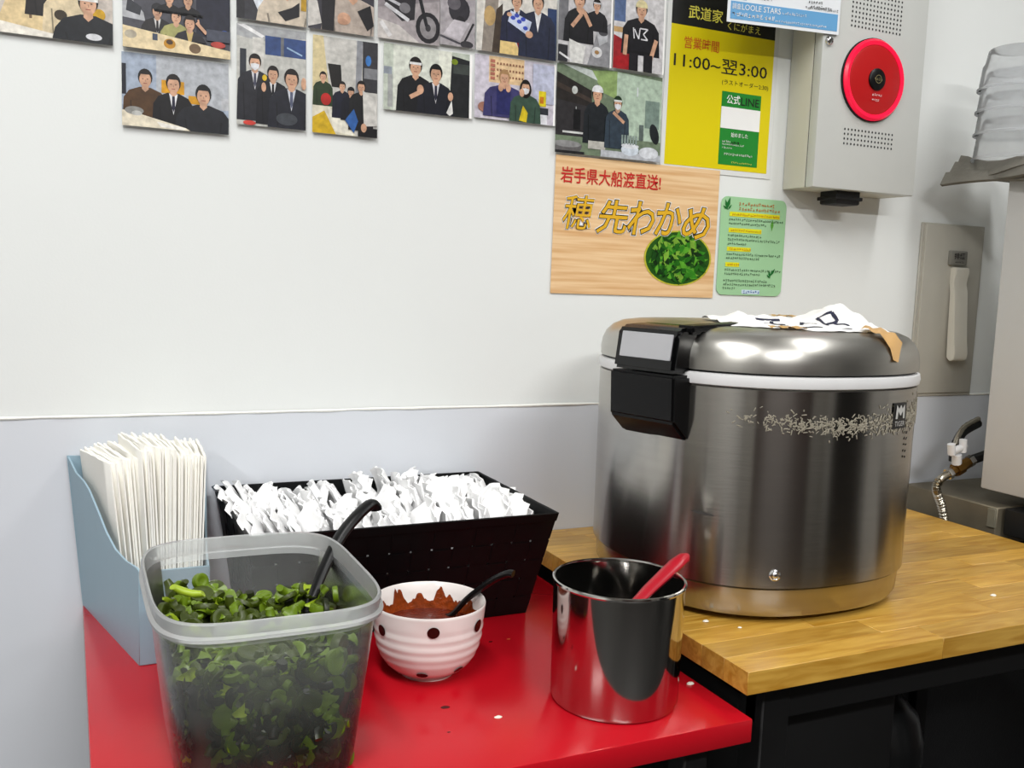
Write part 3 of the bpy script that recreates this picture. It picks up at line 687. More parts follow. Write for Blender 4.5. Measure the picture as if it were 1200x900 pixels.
for side in range(4):
    nv = NV[side]
    for r in range(NH):
        b = MB(); h0, h1 = (r + .045) / NH * .93, (r + .955) / NH * .93; loops = []
        for i in range(nv * 2 + 1):
            s_ = i / (nv * 2); off = .0009 * (1 if ((i // 2) + r) % 2 else -1) if i % 2 else 0
            loops.append([bk(side, s_, h0, off + .0004), bk(side, s_, h1, off + .0004), bk(side, s_, h1, off - .0004), bk(side, s_, h0, off - .0004)])
        b.loft(loops, True, True); b.build('strap', m_band, t)
    for i in range(nv):
        b = MB(); s0, s1 = (i + .05) / nv, (i + .95) / nv; loops = []
        for r in range(NH * 2 + 1):
            h = r / (NH * 2) * .96; off = .0009 * (-1 if (i + r // 2) % 2 else 1) if r % 2 else 0
            loops.append([bk(side, s0, h, off + .0004), bk(side, s1, h, off + .0004), bk(side, s1, h, off - .0004), bk(side, s0, h, off - .0004)])
        b.loft(loops, True, True); b.build('strap', m_band, t)
    b = MB(); loops = []
    for i in range(nv + 1):
        s_ = i / nv; wv = .0006 * (i % 2)
        loops.append([bk(side, s_, .925, .002 + wv), bk(side, s_, 1, .0022 + wv), bk(side, s_, 1.006, 0), bk(side, s_, 1, -.002), bk(side, s_, .925, -.0018)])
    b.loft(loops, True, True); b.build('rim_band', m_band, t)
b = MB(); b.box(BB['xl'], BB['xr'], BB['yf'], BB['yb'], ZR + .0005, ZR + .0025); b.build('bottom', m_band, t)
m_tow = mat('wrapped_towel', (252, 252, 252), .5, var=.01)
def towel_mesh(seed):
    r = random.Random(seed); W_, H_, T_ = .064, r.uniform(.126, .136), .0062; b = MB(); loops = []; fold = r.choice((-1, 1)) * r.uniform(.25, .6)
    for j in range(9):
        q = j / 8; z = H_ * q if j < 6 else H_ * (.625 + (j - 5) * .125)
        lp = []; pts_ = []
        th = T_ / 2 * (1 if q < .75 else (1 - (q - .75) * 2.6)); ww = W_ / 2 * (1 if q < .75 else 1 - (q - .75) * .5)
        for i in range(8):
            v = i / 7 - .5; wob = (.0028 * math.sin(v * 14 + seed) + r.uniform(-.001, .001)) * max(0, q - .45) * 2
            dz = r.uniform(-.002, .002) * (q > .85) - .008 * (q > .7) * (2 * v) ** 4
            pts_.append((v * 2 * ww, wob, z + dz))
        fo = max(0, q - .72) * H_ * fold; dn = max(0, q - .72) * H_ * .35
        lp = [(w_ + th + fo, y, z_ - dn) for y, w_, z_ in pts_] + [(w_ - th + fo, y, z_ - dn) for y, w_, z_ in reversed(pts_)]
        loops.append(lp)
    b.loft(loops, True, True); return b.mesh('wrapped_towel', m_tow, ang=50)
TMs = [towel_mesh(i) for i in range(8)]
rt = random.Random(8)
for row, (yc, xa, xb_) in enumerate(((-.178, .206, .536), (-.118, .203, .538), (-.060, .201, .540))):
    x = xa
    while x < xb_:
        lean = rt.uniform(-.10, .10) + (x - .37) / .17 * .12 ; zz = ZR + (.041, .038, .038)[row] + rt.uniform(-.006, .006) + .008 * math.sin(x * 31 + row) 
        o = place('wrapped_towel', rt.choice(TMs), (x, yc + rt.uniform(-.004, .004), zz), (rt.uniform(-.05, .05) + (.36, .17, .0)[row], lean, rt.uniform(-.14, .14)), (1, rt.choice((1, -1)) * rt.uniform(.95, 1.03), 1))
        tag(o, 'white wrapped towel, %s row of the black basket, %s' % (('front', 'middle', 'back')[row], 'left end by the blue rack' if x < .31 else ('centre' if x < .43 else 'right end by the cooker')), 'towel', 'wrapped towels in the black basket')
        x += rt.uniform(.0066, .0092)

# ------------------------------------------------------------------ crumbs
def grain(nm, M, x, y, z, s_, label, cat, flat=.4):
    b = MB(); r = random.Random(int(x * 1e5)); k = 10
    b.loft([[(x + s_ * q * math.cos(2 * PI * i / k) * r.uniform(.8, 1.1), y + s_ * q * math.sin(2 * PI * i / k) * .7 * r.uniform(.8, 1.1), z + h * s_ * flat) for i in range(k)] for q, h in ((.9, 0), (1, .4), (.6, 1))], True, True)
    tag(b.build(nm, M, ang=70), label, cat)
m_rice = mat('rice_grain', (232, 228, 214), .6); m_drop = mat('sauce_drop', (66, 10, 10), .2)
grain('rice_grain', m_rice, .6155, -.4781, ZR, .005, 'white rice bit near the right corner of the red table', 'crumb')
grain('rice_grain', m_rice, .3844, -.4776, ZR, .0042, 'white rice bit on the red table left of the steel canister', 'crumb')
grain('rice_grain', m_rice, .6743, -.4217, ZT, .0045, 'white rice bit on the wood just in front of the cooker', 'crumb')
grain('rice_grain', m_rice, 1.10, -.47, ZT, .005, 'white rice bit on the bare wood at far right', 'crumb')
grain('rice_grain', m_rice, .70, -.452, ZT, .003, 'tiny white crumb on the wood below the cooker base', 'crumb')
grain('sauce_drop', m_drop, .3431, -.4381, ZR, .005, 'dark sauce spot on the red table below the bowl', 'stain', .08)
grain('sauce_drop', m_drop, .4568, -.2928, ZR, .0028, 'small dark sauce speck right of the spotted bowl', 'stain', .08)
grain('sauce_drop', m_drop, .3273, -.4887, ZR, .0018, 'tiny dark speck near the front of the red table', 'stain', .08)
grain('sauce_drop', mat('orange_speck', (200, 90, 40), .5), .4807, -.2926, ZR, .0025, 'small orange crumb on the red table by the basket', 'crumb', .2)

# ------------------------------------------------------------------ photographs on the wall
def photo(key, x0, z0, W, H, label, draw, layer=0, tilt=.004):
    t = thing('photo_print', label, 'photo', (x0 + W / 2000, 0, z0))
    y0 = -.0012 - layer * .0006
    b = MB(); w_, h_ = W / 1000, H / 1000; e = .0004
    b.add([(x0, y0 - tilt, z0), (x0 + w_, y0 - tilt, z0), (x0 + w_, y0, z0 + h_), (x0, y0, z0 + h_), (x0, y0 - tilt + e, z0), (x0 + w_, y0 - tilt + e, z0), (x0 + w_, y0 + e, z0 + h_), (x0, y0 + e, z0 + h_)],
          [[0, 1, 2, 3], [7, 6, 5, 4], [0, 4, 5, 1], [1, 5, 6, 2], [2, 6, 7, 3], [3, 7, 4, 0]])
    b.build('sheet', m_paper, t, smooth=False)
    p = Pr(W, H); draw(p)
    p.mesh_into(x0, z0, y0 - .0001, tilt, parent=t)
    # semi-gloss print
BLK = (24, 23, 26); NAVY = (30, 36, 58)
def dA(p):
    p.rect((166, 178, 196), 0, 0, 127, 89); p.rect((186, 190, 196), 40, 30, 127, 89); p.rect((34, 36, 48), 0, 38, 5, 75); p.rect((196, 198, 202), 118, 30, 127, 45)
    p.rect((222, 160, 30), 46, 44, 73, 60); p.rect((222, 160, 30), 78, 34, 100, 44)
    p.person(27, 59, 21, (84, 58, 34), 0, wide=1.1); p.person(60, 56, 22, BLK, 0, shirt=(232, 232, 236), tie=(40, 40, 60)); p.person(96, 46, 24, (34, 36, 42), 0, wide=1.25, hair=(20, 20, 22))
    p.poly((238, 228, 204), (0, 0), (0, 19), (14, 17), (75, 3), (80, 0)); p.ell((150, 150, 146), 14, 19, 11, 5); p.ell((200, 200, 196), 17, 16, 6, 3); p.poly((250, 246, 236), (40, 8), (75, 3), (72, 0), (45, 2))
def dB(p):
    p.rect((200, 200, 194), 0, 0, 89, 127); p.poly((172, 174, 176), (0, 127), (89, 127), (89, 118), (30, 108), (0, 112)); p.poly((240, 240, 240), (0, 126), (32, 112), (35, 115), (10, 127))
    p.rect((214, 212, 206), 20, 70, 34, 112); p.rect((54, 78, 130), 36, 92, 89, 116); p.rect((110, 112, 116), 56, 92, 60, 116); p.line((160, 190, 220), 64, 104, 84, 96, 2); p.rect((48, 52, 60), 4, 60, 12, 96)
    p.person(23, 80, 20, (40, 41, 48), 6, shirt=(224, 224, 228), tie=(70, 72, 90), mask=True); p.person(46, 68, 19, (26, 27, 34), 3, shirt=(232, 232, 236), tie=(20, 20, 26)); p.person(70, 64, 24, (34, 36, 46), 0, shirt=(210, 214, 224), tie=(90, 96, 120), wide=1.1)
    p.ell((210, 70, 60), 16, 3, 8, 3); p.ell((70, 74, 80), 64, 12, 14, 8); p.ell(SKIN, 34, 50, 3, 6); p.ell(SKIN, 86, 60, 3.5, 8); p.ell((226, 190, 40), 35, 62, 3, 4)
def dC(p):
    p.rect((206, 204, 198), 0, 0, 89, 127); p.poly((222, 206, 160), (0, 127), (14, 127), (22, 60), (0, 55)); p.poly((150, 152, 158), (60, 127), (68, 127), (66, 40), (58, 50)); p.rect((54, 54, 58), 68, 60, 89, 127)
    p.rect((130, 132, 136), 70, 78, 89, 92); p.ell((60, 120, 190), 76, 102, 4, 7); p.poly((30, 28, 26), (20, 92), (38, 92), (40, 62), (26, 62))
    p.poly((228, 222, 200), (0, 48), (30, 34), (60, 0), (0, 0)); p.poly((214, 176, 34), (0, 20), (16, 30), (32, 0), (0, 0)); p.poly((240, 236, 220), (20, 36), (52, 18), (56, 0), (30, 4))
    p.person(14, 74, 12, (44, 62, 36), 36); p.ell((190, 40, 36), 18, 45, 7, 8); p.person(40, 64, 12, (26, 28, 44), 22); p.person(52, 58, 12, (20, 22, 34), 20, cap=BLK); p.person(66, 66, 15, (28, 28, 30), 8)
    p.poly((52, 100, 170), (44, 20), (56, 36), (62, 20), (56, 4)); p.poly((214, 212, 206), (68, 62), (86, 50), (89, 16), (70, 14)); p.rect(BLK, 62, 0, 89, 12); p.ell(SKIN, 70, 12, 4, 6)
def dD(p):
    p.rect((198, 206, 192), 0, 0, 127, 89); p.rect((222, 226, 214), 14, 0, 86, 89); p.rect((236, 238, 224), 80, 30, 100, 89); p.poly((34, 36, 38), (96, 0), (127, 0), (127, 80), (100, 84)); p.rect((64, 70, 66), 102, 60, 127, 74); p.ell((120, 140, 30), 104, 76, 5, 4)
    p.rect((150, 158, 168), 0, 48, 12, 58); p.rect((170, 172, 170), 6, 4, 13, 48)
    p.person(46, 62, 24, (22, 23, 27), 0, band=(236, 236, 236), wide=1.0); p.person(76, 56, 24, (26, 28, 38), 0, shirt=(226, 226, 230), tie=(40, 40, 60), hair=(14, 13, 14))
    p.line(SKIN, 38, 20, 52, 28, 6); p.ell(SKIN, 53, 32, 5, 6.5); p.ell(SKIN, 98, 27, 4, 6); p.poly((236, 236, 232), (92, 4), (100, 22), (102, 4), (97, 0))
def dE(p):
    p.rect((214, 208, 220), 0, 0, 127, 89); p.rect((240, 206, 160), 22, 52, 78, 89)
    for i in range(3):
        for j in range(9): p.rect((150, 104, 80), 34 + j * 5, 60 + i * 9, 36.5 + j * 5, 63 + i * 9)
    for j in range(5): p.rect((190, 120, 100), 24, 56 + j * 6, 31, 60 + j * 6)
    p.rect((196, 200, 222), 92, 30, 127, 86); p.rect((226, 206, 40), 102, 26, 114, 48); p.rect((200, 120, 30), 104, 30, 110, 40); p.rect((50, 52, 60), 98, 14, 118, 24); p.rect((240, 240, 246), 98, 0, 116, 14)
    p.ell((170, 120, 104), 14, 16, 9, 7)
    p.person(46, 60, 21, (64, 62, 110), 4, hair=(176, 138, 96), wide=1.35); p.rect((44, 46, 100), 34, 8, 56, 44); p.person(80, 50, 20, (62, 86, 72), 0, long_hair=True, mask=True, wide=1.1); p.poly((222, 196, 40), (70, 2), (76, 24), (84, 14), (82, 0)); p.ell(SKIN, 74, 42, 4, 6); p.ell(SKIN, 40, 46, 4, 6); p.ell(SKIN, 52, 46, 4, 6)
def dF(p):
    p.rect((120, 136, 112), 0, 0, 186, 130); p.poly((186, 206, 186), (96, 130), (186, 124), (186, 30), (110, 30)); p.poly((150, 176, 112), (60, 126), (104, 130), (104, 88), (78, 96)); p.poly((206, 214, 210), (0, 130), (10, 130), (70, 112), (60, 126), (30, 130))
    p.poly((46, 42, 40), (0, 118), (60, 96), (62, 60), (0, 60)); p.poly((70, 60, 54), (0, 104), (60, 84), (60, 78), (0, 96)); p.poly((54, 52, 54), (0, 78), (54, 72), (54, 26), (0, 26)); p.ell((210, 214, 210), 31, 94, 5, 6, n=10)
    p.line((176, 178, 178), 34, 70, 34, 36, 1.5); p.rect((28, 28, 30), 30, 36, 42, 66); p.ell((106, 104, 104), 20, 14, 26, 18, PI, 2 * PI); p.ell((150, 150, 150), 20, 14, 24, 5); p.rect((40, 40, 42), 0, 0, 50, 4); p.rect((220, 222, 220), 12, 30, 54, 33)
    p.rect((130, 150, 140), 156, 50, 182, 92); p.ell((40, 44, 46), 174, 42, 8, 16, rot=.3); p.rect((100, 112, 108), 146, 30, 154, 54); p.rect((220, 226, 230), 140, 96, 142, 110)
    p.person(70, 92, 24, (38, 42, 46), 18, cap=(236, 238, 240), wide=.85); p.rect((196, 194, 186), 56, 10, 86, 22); p.person(106, 82, 20, (58, 70, 82), 14, band=(230, 236, 232), mask=True, wide=.95, hair=(40, 60, 40)); p.line(SKIN, 98, 68, 118, 54, 5)
    p.rect((196, 200, 206), 78, 0, 186, 10); p.ell((222, 232, 242), 130, 14, 16, 9); p.ell((236, 240, 246), 130, 20, 16, 4); p.ell((226, 230, 236), 164, 12, 18, 9)
    for i in range(6): p.rect((150, 166, 160), 114 + i * 5, 22, 117 + i * 5, 36)
def da(p):
    p.rect((206, 196, 186), 0, 0, 127, 89); p.rect((70, 66, 78), 0, 44, 20, 89); p.poly((230, 206, 158), (2, 10), (20, 60), (40, 60), (56, 18), (60, 0), (0, 6)); p.line((120, 96, 70), 38, 20, 36, 66, 3); p.ell((90, 84, 60), 50, 44, 5, 9)
    p.person(62, 76, 26, (38, 34, 34), 24); p.person(78, 66, 24, (226, 208, 172), 6, hair=BLK); p.ell((60, 50, 36), 70, 28, 7, 6); p.poly((245, 240, 228), (0, 14), (70, 4), (76, 0), (0, 0))
    p.ell((210, 164, 30), 112, 34, 7, 7); p.person(100, 46, 28, (30, 33, 38), 0, band=(240, 238, 234), cap=BLK, wide=1.2); p.line((240, 238, 234), 89, 50, 111, 50, 4); p.ell((230, 232, 236), 106, 7, 9, 4)
def db(p):
    p.rect((78, 78, 86), 0, 0, 127, 89); p.poly((186, 188, 192), (0, 70), (24, 44), (26, 34), (0, 36)); p.poly((54, 56, 62), (6, 60), (22, 50), (20, 40), (4, 44)); p.rect((34, 36, 52), 86, 24, 127, 89)
    p.person(40, 48, 17, (44, 42, 44), 20, cap=(40, 40, 44), shirt=(226, 224, 222), tie=BLK); p.person(62, 44, 17, (168, 166, 106), 18, hair=(30, 24, 22)); p.person(54, 66, 16, BLK, 50); p.person(76, 66, 16, BLK, 50); p.person(78, 38, 18, (40, 38, 44), 16, shirt=(214, 186, 120)); p.line(SKIN, 86, 40, 98, 28, 4); p.line(SKIN, 88, 44, 90, 34, 2); p.ell((44, 80, 160), 120, 30, 6, 5); p.rect((74, 78, 92), 98, 20, 127, 34)
    p.poly((238, 218, 176), (0, 26), (127, 10), (127, 0), (0, 0)); p.ell((190, 180, 160), 9, 16, 7, 5); p.rect((70, 80, 100), 34, 12, 40, 20); p.ell((196, 140, 40), 54, 10, 7, 6); p.ell((80, 60, 44), 54, 12, 4, 3); p.ell((120, 96, 70), 84, 8, 7, 6); p.ell((190, 70, 60), 112, 16, 9, 4)
def dc(p):
    p.rect((196, 190, 186), 0, 0, 89, 127); p.person(28, 62, 40, (56, 56, 62), 0, mask=True, wide=.8); p.poly((226, 232, 240), (16, 36), (46, 36), (42, 18), (30, 6)); p.person(64, 56, 34, (214, 200, 180), 0); p.poly((30, 28, 32), (52, 14), (62, 4), (80, 12), (80, 30), (70, 22)); p.rect((190, 150, 40), 82, 20, 89, 60); p.rect((40, 40, 44), 0, 0, 10, 26)
def dd(p):
    p.rect((60, 58, 66), 0, 0, 89, 127); p.person(60, 62, 32, (186, 172, 160), 0, wide=1.15); p.poly((210, 206, 200), (0, 40), (12, 36), (18, 8), (0, 2)); p.poly((30, 28, 32), (18, 0), (34, 0), (36, 44), (18, 44)); p.poly((26, 24, 28), (66, 30), (84, 40), (89, 14), (80, 6)); p.ell(SKIN, 48, 18, 9, 8); p.ell((196, 150, 122), 46, 14, 7, 4)
def de(p):
    p.rect((172, 164, 166), 0, 0, 89, 127); p.poly((206, 200, 196), (0, 0), (60, 0), (30, 20), (0, 26)); p.poly((150, 142, 146), (0, 40), (89, 60), (89, 127), (0, 127))
    p.ell((40, 38, 42), 72, 22, 18, 21); p.ell((150, 146, 148), 72, 22, 12, 15); p.ell((60, 58, 62), 72, 22, 4, 5); p.poly((44, 42, 46), (8, 52), (54, 66), (52, 30), (34, 26), (12, 44)); p.line((220, 220, 224), 10, 46, 44, 28, 5); p.line((190, 190, 196), 6, 56, 40, 44, 4); p.line((36, 36, 40), 58, 66, 70, 24, 5); p.ell((120, 118, 122), 38, 44, 8, 7); p.line((226, 224, 224), 4, 22, 18, 4, 6)
def df(p):
    p.rect((178, 172, 176), 0, 0, 52, 127); p.ell((52, 50, 56), 28, 50, 16, 18); p.ell((100, 96, 102), 20, 58, 10, 9); p.ell((40, 38, 42), 30, 34, 7, 8); p.poly((206, 200, 206), (4, 14), (30, 8), (44, 34), (20, 36)); p.line((44, 42, 46), 34, 2, 50, 34, 3); p.line((80, 78, 84), 0, 12, 30, 4, 3); p.ell((60, 58, 62), 40, 4, 10, 5)
def dg(p):
    p.rect((226, 222, 214), 0, 0, 127, 89); p.poly((150, 140, 130), (8, 0), (30, 0), (34, 89), (14, 89)); p.poly((70, 58, 48), (24, 0), (40, 0), (40, 70), (30, 60)); p.ell((196, 164, 110), 20, 50, 9, 14); p.poly((238, 208, 140), (36, 0), (74, 0), (38, 46)); p.poly((150, 40, 40), (62, 20), (76, 20), (76, 0), (70, 0)); p.rect((40, 60, 100), 112, 0, 127, 74)
    p.person(62, 76, 22, (36, 40, 66), 18, shirt=(226, 226, 230), tie=NAVY); p.person(96, 78, 24, (38, 44, 66), 0, shirt=(236, 236, 238), wide=1.1); p.poly((206, 216, 240), (48, 46), (52, 62), (86, 50), (80, 30))
    for u, v in ((56, 52), (66, 48), (76, 40), (62, 56), (72, 52)): p.ell((60, 80, 190), u, v, 4, 3, n=10)
    p.ell(SKIN, 82, 32, 6, 5); p.ell(SKIN, 50, 56, 4, 3)
def dh(p):
    p.rect((206, 204, 206), 0, 0, 89, 127); p.rect((120, 120, 124), 0, 30, 16, 100); p.poly((150, 150, 154), (50, 0), (89, 0), (89, 66), (66, 50)); p.ell((226, 226, 228), 66, 20, 9, 8); p.ell((180, 140, 90), 66, 20, 4, 3); p.poly((190, 192, 196), (64, 50), (84, 60), (84, 38), (70, 30)); p.ell((80, 80, 84), 76, 50, 8, 5)
    p.person(64, 88, 17, (34, 34, 38), 50, band=(220, 220, 222)); p.person(34, 92, 26, (30, 30, 34), 30, wide=.85); p.poly((230, 230, 226), (18, 34), (46, 26), (42, 0), (20, 0)); p.line(SKIN, 22, 52, 38, 72, 6); p.line(SKIN, 54, 56, 42, 76, 6); p.ell(SKIN, 38, 76, 5, 5); p.rect((50, 50, 54), 0, 0, 16, 24); p.line((236, 236, 238), 2, 12, 24, 2, 3)
def di(p):
    p.rect((216, 214, 216), 0, 0, 89, 127); p.rect((90, 110, 150), 0, 70, 20, 110); p.rect((196, 160, 110), 0, 54, 16, 62); p.poly((160, 40, 44), (0, 0), (32, 0), (28, 40), (0, 50)); p.ell((176, 34, 40), 16, 12, 16, 8)
    p.person(48, 92, 26, (30, 30, 34), 24, cap=(232, 220, 170), wide=1.15, pants=BLK, waist=30); p.line(SKIN, 22, 52, 20, 22, 7); p.line(SKIN, 76, 50, 66, 18, 7); p.rect((36, 34, 38), 28, 0, 44, 26); p.rect((36, 34, 38), 54, 0, 70, 26)
    p.line((236, 236, 240), 34, 64, 36, 48, 2); p.line((236, 236, 240), 36, 62, 44, 48, 2); p.line((236, 236, 240), 44, 48, 46, 64, 2); p.line((236, 236, 240), 46, 64, 60, 64, 2); p.line((236, 236, 240), 60, 64, 52, 56, 2); p.line((236, 236, 240), 52, 56, 60, 48, 2); p.line((236, 236, 240), 60, 48, 48, 48, 2)
PH = [('a', -.0725, 1.448, 127, 89, 'photo of three people by a pale wooden counter, top left corner', da, 0),
      ('b', .0655, 1.4485, 127, 89, 'photo of a crowded group behind a wooden counter', db, 2),
      ('A', .0642, 1.355, 127, 89, 'photo of three seated men, brown sweater at left, below a group photo', dA, 0),
      ('c', .2, 1.502, 89, 127, 'photo of two people close up, one wearing a white mask', dc, 2),
      ('d', .2915, 1.5025, 89, 127, 'photo of a person in a beige jacket making a fist', dd, 2),
      ('B', .2012, 1.370, 89, 127, 'upright photo of three men in dark suits', dB, 0),
      ('C', .2992, 1.369, 89, 127, 'upright photo of people sitting around a yellow heap', dC, 0),
      ('e', .386, 1.503, 89, 127, 'photo of a motorcycle front wheel on pavement', de, 2),
      ('f', .476, 1.5062, 52, 127, 'narrow photo of a dark motorcycle seen from above', df, 2),
      ('D', .3965, 1.4095, 131, 89, 'photo of two men side by side, one with a white headband', dD, 0),
      ('g', .531, 1.5055, 127, 89, 'photo of two people in suits holding a blue and white box', dg, 2),
      ('E', .5315, 1.4125, 130, 89, 'photo of a blond person and a masked person in a green coat', dE, 0),
      ('h', .6605, 1.507, 92, 127, 'photo of a kitchen worker in black tee and white apron', dh, 3),
      ('i', .7545, 1.508, 92, 127, 'photo of a seated person in black tee and cream cap', di, 4),
      ('F', .6628, 1.375, 186, 130, 'large greenish photo of two cooks standing in a kitchen', dF, 1)]
for k_, x, z, W, H, lab, fn, ly in PH: photo(k_, x, z, W, H, lab, fn, ly)

# ------------------------------------------------------------------ posters
def sheet(t, x0, x1, z0, z1, y, M, name='sheet', th=.0006, rad=0):
    b = MB()
    if rad:
        P = []
        for cx, cz, a0 in ((x1 - rad, z1 - rad, 0), (x0 + rad, z1 - rad, 90), (x0 + rad, z0 + rad, 180), (x1 - rad, z0 + rad, 270)):
            for q in range(7): a = math.radians(a0 + q * 15); P.append((cx + rad * math.cos(a), y, cz + rad * math.sin(a)))
        b.prism(P, (0, th, 0))
    else: b.prism([(x0, y, z0), (x1, y, z0), (x1, y, z1), (x0, y, z1)], (0, th, 0))
    return b.build(name, M, t, smooth=False)
def flat(name, c, r=.5): return mat(name, c, r, var=.01)
rp_ = random.Random(77)
def pseudo(b, x0, x1, z, h, y):
    x = x0
    while x < x1:
        for q in range(4):
            if rp_.random() < .5: a, c = x + h * U(.02, .3), z + h * U(0, .9); b.add([(a, y, c), (a + h * .55, y, c), (a + h * .55, y, c + h * .13), (a, y, c + h * .13)], [[0, 1, 2, 3]])
            else: a, c = x + h * U(.05, .75), z + h * U(0, .4); b.add([(a, y, c), (a + h * .13, y, c), (a + h * .13, y, c + h * .55), (a, y, c + h * .55)], [[0, 1, 2, 3]])
        x += h * 1.0
c_blk = flat('ink_black', (18, 18, 16)); c_yel = flat('poster_yellow', (224, 206, 8), .35); c_grn = flat('poster_green', (22, 132, 40)); c_red = flat('ink_red', (196, 30, 26)); c_or = flat('ink_orange', (206, 104, 24)); c_wht = flat('ink_white', (242, 242, 240)); c_gold = flat('ink_gold', (222, 172, 30)); c_pyel = flat('pale_yellow', (230, 222, 90))

t = thing('hours_poster', 'yellow and black opening hours poster in a clear sleeve', 'poster', (.96, 0, 1.366))
sheet(t, .8525, 1.073, 1.366, 1.69, -.0015, flat('sleeve_white', (224, 226, 224), .25), 'sleeve')
sheet(t, .8602, 1.0637, 1.3745, 1.59, -.0020, c_yel, 'yellow_field'); sheet(t, .8602, 1.0637, 1.59, 1.685, -.0020, c_blk, 'black_field')
text('武道家', c_pyel, t, .8905, 1.6015, -.0025, width=.066, height=.0205, off=.008)
text('くにがまえ', c_pyel, t, .9665, 1.5945, -.0025, width=.0665, height=.0125)
text('営業時間', c_or, t, .8855, 1.5555, -.0025, width=.067, height=.0185, off=.01)
text('11:00~翌3:00', c_blk, t, .8675, 1.5255, -.0025, width=.184, height=.0225, off=.004)
text('(ラストオーダー2:30)', c_blk, t, .962, 1.5075, -.0025, width=.094, height=.0095)
g = sheet(t, .9638, 1.043, 1.3825, 1.4985, -.0024, c_grn, 'green_box')
text('公式', c_wht, g, .973, 1.4795, -.003, width=.027, height=.0145, off=.01); text('LINE', c_blk, g, 1.002, 1.4795, -.003, width=.037, height=.0125, off=.004)
sheet(t, .9640, 1.0428, 1.4405, 1.4745, -.0027, c_wht, 'white_patch')
text('始めました', c_wht, g, .986, 1.4275, -.003, width=.034, height=.0075)
b = MB(); pseudo(b, .969, .984, 1.418, .0035, -.003); pseudo(b, .969, 1.012, 1.4135, .003, -.003); pseudo(b, .969, .99, 1.408, .003, -.003); pseudo(b, .974, 1.03, 1.3975, .0042, -.003); b.build('small_print', c_wht, g, smooth=False)
b = MB(); pseudo(b, .99, 1.03, 1.3855, .003, -.003); b.build('small_print', c_pyel, g, smooth=False)
b = MB(); pseudo(b, .985, 1.0, 1.4145, .0065, -.0031); b.build('dark_mark', c_blk, g, smooth=False)

def grain_print(name, c1, c2):
    M = bpy.data.materials.new(name); M.use_nodes = True; nt = M.node_tree; N = nt.nodes; L_ = nt.links; bb = N['Principled BSDF']
    tc = N.new('ShaderNodeTexCoord'); mp = N.new('ShaderNodeMapping'); mp.inputs['Scale'].default_value = (2.2, 1, 55); L_.new(tc.outputs['Object'], mp.inputs[0])
    nz = N.new('ShaderNodeTexNoise'); nz.inputs['Scale'].default_value = 2.4; nz.inputs['Detail'].default_value = 4; L_.new(mp.outputs[0], nz.inputs['Vector'])
    rp = N.new('ShaderNodeValToRGB'); rp.color_ramp.elements[0].position = .33; rp.color_ramp.elements[1].position = .62; rp.color_ramp.elements[0].color = (*lin(c1), 1); rp.color_ramp.elements[1].color = (*lin(c2), 1)
    L_.new(nz.outputs[0], rp.inputs[0]); L_.new(rp.outputs[0], bb.inputs['Base Color']); bb.inputs['Roughness'].default_value = .4
    return M
t = thing('wakame_poster', 'wood grain poster with gold Japanese lettering and a green seaweed picture', 'poster', (.818, 0, 1.165))
sheet(t, .6672, .9692, 1.165, 1.372, -.0022, grain_print('printed_wood', (214, 166, 112), (238, 204, 158)))
text('岩手県大船渡直送!', c_red, t, .6765, 1.3315, -.0030, width=.179, height=.0245, off=.012)
c_brush = flat('ink_brush', (44, 30, 10))
xs = [.682, .741, .797, .847, .900]; ws = [.054, .056, .05, .051, .054]; zs2 = [1.263, 1.2595, 1.2605, 1.262, 1.2585]
for ch, x, wd, z in zip('穂先わかめ', xs, ws, zs2):
    for off, M, y in zip((.036, .020, .002) if ch == '穂' else (.054, .034, .010), (c_wht, c_brush, c_gold), (-.0030, -.0034, -.0038)):
        e = max(0, off - .010) * .055
        text(ch, M, t, x - e, z - e, y, width=wd + 2 * e, height=.052 + 2 * e, off=off, shear=.18)
p = Pr(302, 207); rl = random.Random(6)
cxm, cym, rx, ry = 229, 62, 62, 42
p.ell((206, 200, 60), cxm, cym, rx * 1.05, ry * 1.05, n=40); p.ell((40, 92, 24), cxm, cym, rx, ry, n=40)
for i in range(230):
    a = rl.uniform(0, 2 * PI); q = math.sqrt(rl.random()) * .82; u, v = cxm + rx * q * math.cos(a), cym + ry * q * math.sin(a); an = rl.uniform(0, PI); l, wd = rl.uniform(6, 13), rl.uniform(3.5, 7)
    col = rl.choice([(22, 74, 14), (36, 108, 20), (56, 140, 30), (92, 168, 44), (18, 50, 12), (130, 180, 60)])
    p.poly(col, (u - l * math.cos(an), v - l * math.sin(an)), (u - wd * math.sin(an), v + wd * math.cos(an)), (u + l * math.cos(an), v + l * math.sin(an)), (u + wd * .6 * math.sin(an), v - wd * .6 * math.cos(an)))
p.mesh_into(.6672, 1.165, -.0028, M=M_PAPERPRINT, name='seaweed_picture', parent=t, k=8e-6)

t = thing('info_card', 'small pale green card with rounded corners and tiny print', 'card', (1.043, 0, 1.17))
sheet(t, .9757, 1.1117, 1.171, 1.3325, -.0022, flat('card_green', (160, 206, 158), .4), rad=.012)
ly = -.0027
def bars(rows, M, nm, dy=0):
    b = MB()
    for x0, x1, z, h in rows: pseudo(b, x0, x1, z, h, ly - .0004)
    b.build(nm, M, t, smooth=False)
cw = .136; px_ = lambda f_: .9757 + cw * f_
pz_ = lambda f_: 1.3325 - .1615 * f_
b = MB()
for f0, f1, v0, v1 in ((.13, .9, .152, .198), (.13, .63, .315, .36), (.12, .48, .508, .55), (.11, .32, .665, .71)):
    b.add([(px_(f0), ly, pz_(v1)), (px_(f1), ly, pz_(v1)), (px_(f1), ly, pz_(v0)), (px_(f0), ly, pz_(v0))], [[0, 1, 2, 3]])
b.build('highlight', flat('hl_yellow', (226, 222, 20)), t, smooth=False)
